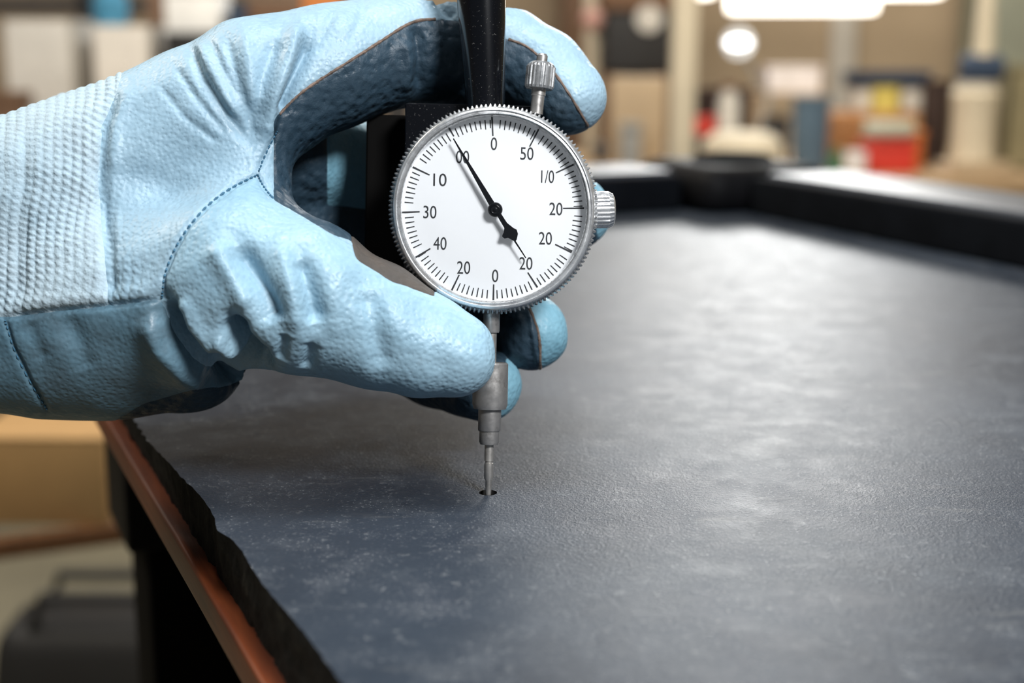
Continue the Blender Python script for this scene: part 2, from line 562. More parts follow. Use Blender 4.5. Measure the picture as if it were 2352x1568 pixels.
# bezel: knurled band and front lip
NT = 142
R0 = 0.0288
obj('knurled_band', gl(lathe([(R0 - 0.0012, -0.0120), (R0 - 0.0002, -0.0112, 1), (R0, -0.0102, 1), (R0, -0.0034, 1), (R0 - 0.0003, -0.0026, 1), (R0 - 0.0016, -0.0018)], NT * 4, teeth=0.0007)), 'knurl', gauge, True, 25)
obj('bezel_lip', gl(lathe([(R0 - 0.0014, -0.0026), (R0 - 0.0012, -0.0008), (R0 - 0.0016, 0.0002), (R0 - 0.0022, 0.0004), (R0 - 0.0024, -0.0001), (R0 - 0.0027, -0.0001), (R0 - 0.0031, 0.0001), (R0 - 0.0035, -0.0004), (R0 - 0.0036, -0.0018), (R0 - 0.0036, -0.0048)], 160)), 'chrome', gauge, True, 50)
obj('case_back', gl(lathe([(0, -0.0165), (0.0262, -0.0165), (0.0272, -0.0155), (0.0272, -0.0116), (0.02, -0.0116)], 96)), 'black', gauge)
DZ = -0.0042
obj('dial_face', gl(lathe([(0, DZ), (R0 - 0.0035, DZ), (R0 - 0.0035, DZ - 0.0012), (0, DZ - 0.0012)], 128)), 'dial', gauge)
cr = obj('crystal', gl(lathe([(0, 0.0000), (0.012, -0.0001), (R0 - 0.0036, -0.0006), (R0 - 0.0036, -0.0012), (0, -0.0010)], 96)), 'crystal', gauge)

def quad_strip(bm, a, b, w0, w1, z):
    a, b = Vector((a[0], a[1])), Vector((b[0], b[1]))
    d = (b - a).normalized()
    n = Vector((-d.y, d.x))
    lo = [bm.verts.new((*p, z)) for p in (a + n * w0 / 2, a - n * w0 / 2, b - n * w1 / 2, b + n * w1 / 2)]
    bm.faces.new(lo)
IZ = DZ + 0.00006
PX = PXM
bm = bmesh.new()
for k in range(108):
    if k % 9 == 0:
        continue
    a = math.radians(k / 108 * 360)
    s, c_ = math.sin(a), math.cos(a)
    ro, ri = 207 * PX, (186.5 + 1.5 * math.sin(k * 2.3)) * PX
    if k in (8, 10, 17, 19):
        ri = 183 * PX
    quad_strip(bm, (s * ri, GL + c_ * ri), (s * ro, GL + c_ * ro), 2.2 * PX, 2.9 * PX, IZ)
t_ = obj('minor_ticks', bm, 'ink', gauge, False)
z1 = lambda x, y: gp(860 + x / 2.903, 200 + y / 2.903, DZ)
majors = [((783, 183), (790, 325)), ((1105, 262), (1035, 397)), ((1335, 513), (1210, 572)), ((1398, 807), (1258, 808)), ((1315, 1102), (1205, 1048)), ((1087, 1335), (1022, 1235)), ((793, 1420), (795, 1315)), ((515, 1355), (565, 1252)), ((275, 1135), (373, 1076)), ((185, 835), (302, 831)), ((255, 533), (368, 586)), ((495, 270), (530, 328))]
for a, b in majors:
    bm = bmesh.new()
    p, q = z1(*a), z1(*b)
    quad_strip(bm, p, q, 4.2 * PX, 3.0 * PX, IZ + 0.00001)
    obj('major_tick', bm, 'ink', gauge, False)
nums = [('0', 797, 378), ('50', 1017, 443), ('1/0', 1155, 597), ('20', 1210, 812), ('20', 1140, 1008), ('20', 1010, 1175), ('0', 805, 1258), ('20', 595, 1203), ('40', 437, 1042), ('30', 370, 833), ('10', 437, 618), ('00', 588, 466)]
dg = bpy.context.evaluated_depsgraph_get()
for s, x, y in nums:
    cu = bpy.data.curves.new('numeral', 'FONT')
    cu.body = s
    cu.align_x, cu.align_y = 'CENTER', 'CENTER'
    cu.size = 1.0
    cu.resolution_u = 6
    to = bpy.data.objects.new('numeral_src', cu)
    C.objects.link(to)
    bpy.context.view_layer.update()
    me = bpy.data.meshes.new_from_object(to.evaluated_get(bpy.context.evaluated_depsgraph_get()))
    bpy.data.objects.remove(to)
    co = np.array([v.co[:] for v in me.vertices])
    mn, mx = co.min(0), co.max(0)
    h = 29.5 * PX
    w_ = {1: 14.5, 2: 30.5, 3: 30.0}[len(s)] * PX
    co = (co - (mn + mx) / 2) / np.maximum(mx - mn, 1e-6) * np.array([w_, h, 0])
    cpos = z1(x, y)
    for v, q in zip(me.vertices, co):
        v.co = (cpos.x + q[0], cpos.y + q[1], IZ + 0.00001)
    me.name = 'numeral'
    me.materials.append(M['ink'])
    mesh_obj('numeral', me, gauge)
# needle, hub, counterweight
NZ = DZ + 0.0023
def flat(poly, z, th):
    bm = bmesh.new()
    f = bm.faces.new([bm.verts.new((p.x, p.y, z)) for p in poly])
    r = bmesh.ops.extrude_face_region(bm, geom=[f])
    bmesh.ops.translate(bm, vec=(0, 0, th), verts=[v for v in r['geom'] if isinstance(v, bmesh.types.BMVert)])
    return bm
hubc = gp(860 + 805 / 2.903, 200 + 817 / 2.903, NZ)
def along(a, b, wa, wb):
    d = (b - a).normalized(); n = Vector((-d.y, d.x, 0))
    return [a + n * wa / 2, b + n * wb / 2, b - n * wb / 2, a - n * wa / 2]
ntip = gp(860 + 526 / 2.903, 200 + 343 / 2.903, NZ)
needle = obj('needle', flat(along(hubc, ntip, 15 * PX, 2.6 * PX), NZ, 0.00025), 'needle', gauge, False)
neck = gp(860 + 880 / 2.903, 200 + 940 / 2.903, NZ)
tail0 = gp(860 + 935 / 2.903, 200 + 1025 / 2.903, NZ)
tail1 = gp(860 + 1010 / 2.903, 200 + 1140 / 2.903, NZ)
obj('needle_tail', flat(along(tail0, tail1, 4.2 * PX, 2.4 * PX), NZ, 0.00022), 'needle', gauge, False)
sx = [(820, 862), (846, 846), (884, 905), (925, 938), (948, 950), (957, 978), (948, 1018), (938, 1030), (915, 1018), (890, 1004), (868, 1010), (852, 998), (852, 988), (862, 968), (866, 940)]
obj('counterweight', flat([gp(860 + a / 2.903, 200 + b / 2.903, NZ) for a, b in sx], NZ, 0.0004), 'needle', gauge, False)
hb = lathe([(17 * PX, 0), (17 * PX, 0.0005), (14 * PX, 0.0010), (9.5 * PX, 0.0012), (8.5 * PX, 0.0009), (5 * PX, 0.0009), (4 * PX, 0.0013), (0, 0.0014)], 40)
obj('hub', move(hb, (hubc.x, hubc.y, NZ - 0.0001)), 'needle', gauge)
# spindle below: lathe about the gauge's y axis
def yl(py):                        # height above the tip for a picture row on the spindle
    return GL * (1134 - py) / (1134 - 478.5)
def spin(name, prof, m, n=48, x=0.0, z=SZ, ang=35):
    b = lathe([(r * PX, yl(py)) for r, py in prof], n, 'Z')
    for v in b.verts:
        v.co = Vector((v.co.x, v.co.z, -v.co.y))
    return obj(name, move(b, (x, 0, z)), m, gauge, True, ang)
spin('upper_stem', [(0, 690), (19.5, 690), (19.5, 756), (18, 760), (0, 760)], 'steel')
spin('plunger_rod', [(0, 758), (13, 758), (13, 832), (0, 832)], 'steel2')
spin('collar', [(0, 829), (38, 829), (41.5, 833), (41.5, 880), (41.5, 925), (38, 936), (0, 936)], 'steel', 64)
spin('sleeve', [(0, 934), (27, 934), (27, 984), (25.5, 987), (0, 987)], 'steel')
spin('lower_sleeve', [(0, 985), (23.5, 985), (23.5, 1012), (21, 1018), (0, 1018)], 'steel')
spin('contact_rod', [(0, 1016), (10.5, 1016), (10.5, 1056), (8.6, 1057), (8.6, 1061), (10.5, 1062), (10.5, 1096), (7.2, 1103), (6.8, 1134), (5.5, 1137), (0, 1137)], 'steel2', 32)
# black stem above and housing behind
def stem_px(px, py, z):
    return gp(px, py, z)
sa, sb = gp(1115, 232, -0.0125), gp(1088, -420, -0.0125)
bm = tube(bmesh.new(), [sa + Vector((0, -0.004, 0)), sa, sa + (sb - sa) * 0.35, sb], [46.5 * PX, 46.5 * PX, 57.5 * PX, 58 * PX], 56)
obj('mounting_stem', bm, 'black', gauge, True, 40)
a, b = gp(931, 236, -0.0175), gp(1216, 660, -0.0175)
obj('housing', box(a.x, b.y, -0.0260, b.x, a.y, -0.0168, 0.0008, 3), 'black', gauge)
a, b = gp(842, 262, -0.0310), gp(1190, 640, -0.0310)
obj('rear_block', box(a.x, b.y, -0.0400, b.x, a.y, -0.0302, 0.0012, 3), 'legblack', gauge)
# crown knobs
def knob(name, base, top, prof, m, nteeth):
    ax = (top - base)
    L = ax.length
    b = lathe([(p[0] * PX, p[1] * L) + tuple(p[2:]) for p in prof], nteeth * 4, teeth=0.00032)
    q = ax.to_track_quat('Z', 'Y').to_matrix()
    bmesh.ops.rotate(b, matrix=q, verts=b.verts)
    return obj(name, move(b, base), m, gauge, True, 25)
kz = -0.0075
k0, k1 = gp(1232, 262, kz), gp(1246, 124, kz)
knob('lift_post', k0, k1, [(0, 0), (15, 0), (15, 0.30), (17, 0.31), (17, 0.44), (0, 0.44)], 'steel', 10)
knob('lift_knob', k0, k1, [(0, 0.42), (31, 0.42), (34.5, 0.46, 1), (34.5, 0.78, 1), (31, 0.82), (24, 0.86), (0, 0.86)], 'knurl', 22)
knob('lift_button', k0, k1, [(0, 0.85), (13, 0.85), (13, 0.97), (10, 1.0), (0, 1.0)], 'steel', 10)
c0, c1 = gp(1362, 482, kz), gp(1411, 481, kz)
knob('bezel_clamp', c0, c1, [(0, 0), (41, 0), (43.5, 0.1, 1), (43.5, 0.72, 1), (38, 0.92), (30, 1.0), (0, 1.0)], 'chrome', 26)

# ================================================================== GLOVED HAND  (signed distance field, camera axes, mm)
def q3(px, py, dep):
    z = D * 1000 + dep
    return np.array([(px - CX) / FPX * z, -(py - CY) / FPX * z, z], np.float32)
def rr(r, dep):
    return r / FPX * (D * 1000 + dep)
# each cone: (px, py, depth mm, radius px) -> (px, py, depth mm, radius px), depth squash
PALM = [
    ((-170, 572, 24, 262), (190, 488, 22, 244), 0.80),
    ((-170, 690, 24, 255), (240, 705, 22, 240), 0.85),
    ((190, 452, 20, 212), (585, 215, 17, 165), 0.85),
    ((200, 500, 26, 225), (650, 350, 46, 120), 0.85),
    ((200, 600, 32, 225), (650, 500, 58, 115), 0.85),
    ((200, 700, 32, 220), (600, 640, 62, 115), 0.85),
    ((250, 690, 16, 232), (560, 645, 0, 196), 0.90),
    ((160, 720, 22, 226), (430, 800, 24, 142), 0.85),
    ((170, 292, 52, 78), (225, 286, 50, 76), 1.0),
    ((330, 870, 44, 70), (450, 850, 50, 90), 1.0),
    ((540, 260, 14, 112), (540, 560, 6, 130), 0.8),
]
FING = {
    'thumb': [((560, 640, 0, 196), (690, 680, -4, 178)), ((690, 680, -4, 178), (860, 748, -3, 143)), ((860, 748, -3, 143), (975, 795, -3, 116)), ((975, 795, -3, 116), (1040, 815, -3, 101))],
    'index': [((930, 135, 38, 108), (1150, 150, 44, 104)), ((590, 210, 17, 160), (760, 155, 24, 142)), ((760, 155, 24, 142), (965, 100, 37, 121)), ((965, 100, 37, 121), (1150, 128, 42, 113)), ((1150, 128, 42, 113), (1245, 172, 38, 102)), ((1245, 172, 38, 102), (1302, 222, 33, 91))],
    'middle': [((640, 345, 46, 115), (880, 400, 72, 105)), ((880, 400, 72, 105), (1180, 440, 74, 92)), ((1180, 440, 74, 92), (1318, 488, 52, 86))],
    'ring': [((640, 490, 58, 112), (890, 560, 80, 104)), ((890, 560, 80, 104), (1110, 690, 68, 92)), ((1110, 690, 68, 92), (1221, 765, 40, 85))],
    'pinky': [((590, 640, 62, 112), (830, 760, 74, 98)), ((830, 760, 74, 98), (1010, 850, 58, 88)), ((1010, 850, 58, 88), (1112, 886, 38, 85))],
}
HV = 1.0
lo = np.array([-178, -34, 345], np.float32); hi = np.array([44, 100, 500], np.float32)
nx, ny, nzv = [int(v) for v in np.ceil((hi - lo) / HV)]
gxx = (lo[0] + np.arange(nx) * HV).astype(np.float32)[:, None, None]
gyy = (lo[1] + np.arange(ny) * HV).astype(np.float32)[None, :, None]
gzz = (lo[2] + np.arange(nzv) * HV).astype(np.float32)[None, None, :]
def cone(X, Y, Z, A, B, squash=1.0):
    a, b = q3(*A[:3]), q3(*B[:3])
    ra, rb = rr(A[3], A[2]), rr(B[3], B[2])
    d = (b - a)
    L2 = float(d @ d)
    t = ((X - a[0]) * d[0] + (Y - a[1]) * d[1] + (Z - a[2]) * d[2]) / L2
    t = np.clip(t, 0, 1)
    s = 1.0 / squash
    return np.sqrt((X - a[0] - t * d[0]) ** 2 + (Y - a[1] - t * d[1]) ** 2 + ((Z - a[2] - t * d[2]) * s) ** 2) - (ra + t * (rb - ra))
def smin(a, b, k):
    h = np.maximum(k - np.abs(a - b), 0) / k
    return np.minimum(a, b) - h * h * k * 0.25
def groups(X, Y, Z):
    palm = None
    for A, B, sq in PALM:
        c_ = cone(X, Y, Z, A, B, sq)
        palm = c_ if palm is None else smin(palm, c_, 9.0)
    out = {'palm': palm}
    for k, chain in FING.items():
        f = None
        for A, B in chain:
            c_ = cone(X, Y, Z, A, B)
            f = c_ if f is None else smin(f, c_, 2.5)
        out[k] = f
    return out
gd = groups(gxx, gyy, gzz)
vol = None
for k in FING:
    f = smin(gd['palm'], gd[k], 5.0 if k in ('thumb', 'index') else 6.0)
    vol = f if vol is None else smin(vol, f, 0.8)
del gd
def surface_nets(vol, lo, h):
    ins = vol < 0
    nx, ny, nz_ = vol.shape
    cnt = np.zeros((nx - 1, ny - 1, nz_ - 1), np.int8)
    for i in (0, 1):
        for j in (0, 1):
            for k in (0, 1):
                cnt += ins[i:nx - 1 + i, j:ny - 1 + j, k:nz_ - 1 + k]
    act = (cnt > 0) & (cnt < 8)
    idx = np.argwhere(act)
    idm = -np.ones(act.shape, np.int64)
    idm[act] = np.arange(len(idx))
    acc = np.zeros((len(idx), 3)); num = np.zeros(len(idx))
    cs = [(i, j, k) for i in (0, 1) for j in (0, 1) for k in (0, 1)]
    for a in cs:
        for ax in range(3):
            if a[ax]:
                continue
            b = list(a); b[ax] = 1
            va = vol[idx[:, 0] + a[0], idx[:, 1] + a[1], idx[:, 2] + a[2]]
            vb = vol[idx[:, 0] + b[0], idx[:, 1] + b[1], idx[:, 2] + b[2]]
            m = (va < 0) != (vb < 0)
            t = np.where(m, va / np.where(m, va - vb, 1), 0)
            p = np.tile(np.array(a, float), (len(idx), 1)); p[:, ax] += t
            acc[m] += p[m]; num[m] += 1
    verts = (idx + acc / num[:, None]) * h + lo
    quads = []
    for ax in range(3):
        o1, o2 = [(1, 2), (2, 0), (0, 1)][ax]
        sl0 = [slice(None)] * 3; sl1 = [slice(None)] * 3
        sl0[ax] = slice(0, -1); sl1[ax] = slice(1, None)
        A, B = ins[tuple(sl0)], ins[tuple(sl1)]
        e = np.argwhere(A != B)
        e = e[(e[:, o1] > 0) & (e[:, o2] > 0) & (e[:, o1] < vol.shape[o1] - 1) & (e[:, o2] < vol.shape[o2] - 1)]
        def cid(d1_, d2_):
            c = e.copy(); c[:, o1] -= d1_; c[:, o2] -= d2_
            return idm[c[:, 0], c[:, 1], c[:, 2]]
        qd = np.stack([cid(1, 1), cid(0, 1), cid(0, 0), cid(1, 0)], 1)
        flip = ~A[e[:, 0], e[:, 1], e[:, 2]]
        qd[flip] = qd[flip][:, ::-1]
        quads.append(qd)
    return verts, np.concatenate(quads)
V, Q = surface_nets(vol, lo.astype(float), HV)
def build_me(V, Q):
    me = bpy.data.meshes.new('glove')
    me.from_pydata(V.tolist(), [], Q.tolist())
    return me
tmp = bpy.data.objects.new('tmp', build_me(V, Q))
C.objects.link(tmp)
sm = tmp.modifiers.new('s', 'SMOOTH'); sm.factor = 0.5; sm.iterations = 3
ss = tmp.modifiers.new('d', 'SUBSURF'); ss.levels = 1; ss.render_levels = 1
bpy.context.view_layer.update()
me = bpy.data.meshes.new_from_object(tmp.evaluated_get(bpy.context.evaluated_depsgraph_get()))
bpy.data.objects.remove(tmp)
nv, nf = len(me.vertices), len(me.polygons)
V = np.empty(nv * 3); me.vertices.foreach_get('co', V); V = V.reshape(-1, 3)
Nn = np.empty(nv * 3, np.float32); me.vertex_normals.foreach_get('vector', Nn); Nn = Nn.reshape(-1, 3).astype(float)
Q = np.empty(nf * 4, np.int32); me.polygons.foreach_get('vertices', Q); Q = Q.reshape(-1, 4)
# make normals point outward
g2 = groups(V[:, 0], V[:, 1], V[:, 2])
names = ['palm'] + list(FING)
gid = np.argmin(np.stack([g2[k] for k in names]), 0)
if (Nn * (V - V.mean(0))).sum() < 0:
    Nn = -Nn; Q = Q[:, ::-1]
def proj(V):
    return CX + V[:, 0] / V[:, 2] * FPX, CY - V[:, 1] / V[:, 2] * FPX
def facing(V, Nn):
    vd = -V / np.linalg.norm(V, axis=1)[:, None]
    return (vd * Nn).sum(1)
def poly_dist(px, py, pts):
    d = np.full(px.shape, 1e9)
    tt = np.zeros(px.shape)
    n = len(pts) - 1
    for i in range(n):
        (x0, y0), (x1, y1) = pts[i], pts[i + 1]
        dx, dy = x1 - x0, y1 - y0
        t = np.clip(((px - x0) * dx + (py - y0) * dy) / (dx * dx + dy * dy), 0, 1)
        e = np.hypot(px - x0 - t * dx, py - y0 - t * dy)
        m = e < d
        d[m] = e[m]; tt[m] = (i + t[m]) / n
    return d, tt
def inside(px, py, poly):
    r = np.zeros(px.shape, bool)
    n = len(poly)
    for i in range(n):
        (x0, y0), (x1, y1) = poly[i], poly[(i + 1) % n]
        c = ((y0 > py) != (y1 > py)) & (px < (x1 - x0) * (py - y0) / (y1 - y0 + 1e-9) + x0)
        r ^= c
    return r
px, py = proj(V)
fc = facing(V, Nn)
front = np.clip((fc + 0.12) / 0.3, 0, 1)
HANDF = [0, 1]                       # palm and thumb
# folds: (polyline, width px, amplitude mm, groups)
FOLDS = [
    ([(376, 690), (405, 770), (455, 830), (525, 858), (600, 850)], 25, -10.5, (0, 1)),
    ([(345, 720), (375, 800), (425, 850), (470, 880)], 36, 3.0, (0, 1)),
    ([(402, 690), (440, 760), (500, 815)], 26, 2.6, (0, 1)),
    ([(532, 732), (545, 780), (575, 815), (604, 838)], 20, -12, (0, 1)),
    ([(500, 770), (525, 812), (560, 836)], 14, 2.2, (0, 1)),
    ([(545, 560), (580, 630), (612, 690), (632, 745)], 27, -4.6, (0, 1)),
    ([(490, 560), (540, 640), (575, 705)], 28, 2.0, (0, 1)),
    ([(690, 590), (715, 670), (730, 745)], 24, -3.5, (0, 1)),
    ([(640, 560), (670, 660), (685, 760)], 24, 1.5, (0, 1)),
    ([(640, 830), (655, 770)], 14, -2.0, (0, 1)),
    ([(705, 850), (720, 790)], 15, -2.0, (0, 1)),
    ([(800, 600), (760, 680), (770, 780)], 30, 0.8, (0, 1)),
    ([(845, 665), (865, 760), (880, 850)], 28, -2.0, (0, 1)),
    ([(970, 720), (1000, 790), (1010, 860)], 26, -0.5, (1,)),
    ([(692, 55), (664, 130), (625, 230), (604, 330)], 24, 3.0, (0, 2)),
    ([(712, 80), (690, 150), (664, 215), (646, 262)], 14, -4.5, (0, 2)),
    ([(640, 85), (606, 180), (588, 290)], 20, -1.7, (0, 2)),
    ([(438, 108), (465, 180), (520, 262), (575, 330)], 13, -1.5, (0, 2)),
    ([(520, 85), (540, 170), (570, 262), (585, 320)], 13, -1.2, (0, 2)),
    ([(480, 90), (512, 160), (548, 235)], 10, -0.8, (0, 2)),
    ([(400, 150), (450, 225), (520, 305)], 9, -0.7, (0,)),
    ([(365, 195), (425, 270), (505, 330)], 9, -0.6, (0,)),
    ([(455, 100), (500, 190), (545, 270)], 14, 0.9, (0, 2)),
    ([(560, 70), (575, 160), (585, 250)], 16, 1.0, (0, 2)),
    ([(770, 20), (745, 70), (720, 120)], 12, -0.8, (2,)),
    ([(840, -10), (825, 50), (800, 100)], 10, -0.5, (2,)),
    ([(1000, -5), (1020, 20), (1045, 40)], 12, -1.8, (2,)),
    ([(958, 58), (968, 130), (962, 205)], 12, -2.2, (2,)),
    ([(930, 90), (935, 150), (925, 210)], 16, 1.2, (2,)),
    ([(278, 205), (240, 280), (228, 400), (240, 520), (250, 640), (254, 690)], 17, -2.0, (0,)),
    ([(290, 190), (262, 290), (255, 400)], 22, 1.0, (0,)),
    ([(60, 285), (50, 500), (40, 700)], 16, -0.9, (0,)),
    ([(150, 725), (185, 800), (200, 850)], 24, -1.0, (0,)),
    ([(60, 740), (100, 830)], 22, -0.9, (0,)),
    ([(1215, 702), (1225, 770), (1238, 845)], 6, 0.7, (4,)),
    ([(10, 727), (130, 712), (260, 700), (372, 685)], 6, -1.4, (0, 1)),
    ([(12, 700), (130, 690), (260, 675), (365, 662)], 18, 0.6, (0,)),
    ([(372, 685), (375, 635), (398, 575), (432, 520), (482, 465), (540, 425), (592, 401)], 6, -1.2, (0, 1)),
    ([(592, 401), (606, 430), (628, 458)], 6, -0.9, (0, 1, 2)),
    ([(592, 395), (612, 350), (638, 300), (645, 270)], 6, -0.9, (0, 1, 2)),
    ([(10, 730), (30, 800), (70, 880), (110, 945)], 6, -0.9, (0,)),
]
disp = np.zeros(nv)
for pts_, wd, amp, grp in FOLDS:
    d, tt = poly_dist(px, py, pts_)
    taper = np.clip(np.minimum(tt, 1 - tt) * 6 + 0.25, 0, 1)
    disp += amp * np.exp(-(d / wd) ** 2) * taper * front * np.isin(gid, grp)
# soft unevenness
ph = V * 0.11
disp += 0.35 * (np.sin(ph[:, 0] * 1.7 + 2 * np.sin(ph[:, 1] * 1.3)) * np.sin(ph[:, 1] * 2.1 + ph[:, 2] * 1.1))
# knitted cuff
lineY = np.interp(px, [-400, 10, 130, 260, 372], [740, 727, 712, 700, 685])
edgeX = np.interp(py, [150, 205, 280, 400, 520, 640, 700], [285, 272, 236, 226, 236, 246, 250])
cuffm = (px < edgeX) & (py < lineY)
fade = np.where(px < edgeX, 1.0, np.clip(1 - (px - edgeX) / (40 + 90 * np.clip((py - 380) / 200, 0, 1)), 0, 1) * np.clip((py - 330) / 150, 0, 1)) * np.clip((lineY - py) / 14, 0, 1) * np.isin(gid, (0, 1))
ang = np.arctan2(py - 580, (V[:, 2] - D * 1000 - 22) / 0.1 * 1.1) * 300
bend = px + 20 * np.sin((py - 480) / 260.0) + 3 * np.sin(py / 37.0)
RW = 22.0
colu = np.floor(bend / RW)
inu = bend / RW - colu                                  # 0..1 across one wale
rib = np.sin(np.pi * inu) ** 0.6
hsh = np.modf(np.abs(np.sin(colu * 12.9898) * 43758.5453))[0]
side_ = np.where(inu < 0.5, inu, 1 - inu)
vst = 0.5 + 0.5 * np.sin(2 * np.pi * (ang / 15.0 + hsh + inu * 0.75 + 0.12 * np.sin(ang / 41.0 + colu)))
amp_ = 0.7 + 0.3 * np.sin(px / 61.0 + py / 83.0)
disp += fade * amp_ * (0.75 * (rib - 0.6) + 0.52 * (vst - 0.5) * rib)
V = V + Nn * disp[:, None]
# ---- panels
px, py = proj(V)
reg = np.zeros(nv, np.int32)                     # 0 back, 1 thumb panel, 2 cuff, 3 side panel, 4 palm, 5 finger backs, 6 taupe
thumb_poly = [(372, 685), (375, 635), (398, 575), (432, 520), (482, 465), (540, 425), (592, 401), (628, 458), (700, 498), (760, 535), (830, 570), (1000, 600), (1300, 640), (1300, 1000), (600, 1000), (602, 850), (525, 858), (455, 830), (405, 770)]
depth = V[:, 2] - D * 1000
infr = np.isin(gid, (0, 1))
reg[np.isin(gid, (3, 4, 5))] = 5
reg[infr & (px < edgeX) & (py < lineY)] = 2
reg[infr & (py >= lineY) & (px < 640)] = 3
tp = infr & inside(px, py, thumb_poly) & ((depth < 12) | (gid == 1))
reg[tp] = 1
# inner (palm) lining of the hand: faces the hollow
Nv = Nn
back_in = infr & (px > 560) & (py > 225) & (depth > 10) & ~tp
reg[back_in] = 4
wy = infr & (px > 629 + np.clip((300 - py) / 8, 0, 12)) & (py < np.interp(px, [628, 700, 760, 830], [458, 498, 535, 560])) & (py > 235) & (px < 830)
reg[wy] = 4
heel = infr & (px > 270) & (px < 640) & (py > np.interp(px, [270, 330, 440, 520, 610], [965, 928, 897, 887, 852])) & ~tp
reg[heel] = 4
# thumb's inner side
axis_y = np.interp(px, [560, 690, 860, 975, 1040], [640, 680, 748, 795, 815])
trad = np.interp(px, [690, 860, 975, 1040], [200, 160, 125, 104])
ti = (gid == 1) & (px > 815 + (py - 580) * 0.2) & (px < 1000) & ((py < axis_y - trad * (0.80 + np.clip((px - 900) / 100, 0, 1) * 0.25)) | ((Nn[:, 2] > 0.1) & (py < axis_y)))
reg[ti] = 6
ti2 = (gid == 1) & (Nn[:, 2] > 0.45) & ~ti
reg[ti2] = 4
# index: below the piping is dark
seam_x = [560, 640, 690, 800, 930, 965, 1045, 1165, 1215, 1270, 1312, 1352, 1420]
seam_y = [330, 262, 212, 141, 58, 44, 45, 88, 106, 160, 222, 290, 420]
ii = (gid == 2) & (py > np.interp(px, seam_x, seam_y)) & (px > 628)
reg[ii] = 4
reg[(gid == 3) & (px < 1368 + (py - 480) * 0.05) & (px > 880)] = 4
reg[(gid == 3) & (px < 752)] = 4
reg[(gid == 4) & (px < np.interp(py, [680, 720, 770, 850], [1212, 1222, 1240, 1240]))] = 4
reg[(gid == 5) & (px < np.interp(py, [850, 960], [1162, 1146]))] = 4
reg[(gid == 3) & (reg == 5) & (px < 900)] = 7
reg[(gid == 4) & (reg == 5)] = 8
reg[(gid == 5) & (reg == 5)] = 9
# majority filter on vertices, then per face
E = np.concatenate([Q[:, [0, 1]], Q[:, [1, 2]], Q[:, [2, 3]], Q[:, [3, 0]]])
for _ in range(6):
    cnt = np.zeros((nv, 10))
    np.add.at(cnt, (E[:, 0], reg[E[:, 1]]), 1)
    np.add.at(cnt, (E[:, 1], reg[E[:, 0]]), 1)
    cnt[np.arange(nv), reg] += 1.0
    reg = cnt.argmax(1)
fr_ = np.sort(reg[Q], axis=1)
face_reg = np.where(fr_[:, 0] == fr_[:, 1], fr_[:, 0], np.where(fr_[:, 1] == fr_[:, 2], fr_[:, 1], fr_[:, 2]))
face_reg = np.where(fr_[:, 2] == fr_[:, 3], np.where(fr_[:, 0] == fr_[:, 1], fr_[:, 0], fr_[:, 2]), face_reg)
# smooth the borders between panels and press them in like a seam
vmin = np.full(nv, 99); vmax = np.full(nv, -1)
for c_ in range(4):
    np.minimum.at(vmin, Q[:, c_], face_reg); np.maximum.at(vmax, Q[:, c_], face_reg)
bd = vmin != vmax
eu = np.unique(np.sort(E, axis=1), axis=0)
# border edges: edges whose two faces differ
ek = {}
key = np.sort(E, axis=1)
kk = key[:, 0].astype(np.int64) * nv + key[:, 1]
fidx = np.tile(np.arange(nf), 4)
order = np.argsort(kk, kind='stable')
ks, fs = kk[order], fidx[order]
same = ks[:-1] == ks[1:]
be = ks[:-1][same & (face_reg[fs[:-1]] != face_reg[fs[1:]])]
ba, bb = be // nv, be % nv
for _ in range(14):
    acc = np.zeros((nv, 3)); num = np.zeros(nv)
    np.add.at(acc, ba, V[bb]); np.add.at(acc, bb, V[ba])
    np.add.at(num, ba, 1); np.add.at(num, bb, 1)
    m = num >= 2
    V[m] = 0.5 * V[m] + 0.5 * acc[m] / num[m][:, None]
near = np.zeros(nv); near[ba] = 1; near[bb] = 1
V = V - Nn * (near * 0.22)[:, None]
# relax the ring around the borders so quads do not fold
ring = np.zeros(nv, bool)
ring[E[:, 0]] |= near[E[:, 1]] > 0; ring[E[:, 1]] |= near[E[:, 0]] > 0
ring &= near == 0
for _ in range(4):
    acc = np.zeros((nv, 3)); num = np.zeros(nv)
    np.add.at(acc, eu[:, 0], V[eu[:, 1]]); np.add.at(acc, eu[:, 1], V[eu[:, 0]])
    np.add.at(num, eu[:, 0], 1); np.add.at(num, eu[:, 1], 1)
    V[ring] = 0.6 * V[ring] + 0.4 * acc[ring] / num[ring][:, None]
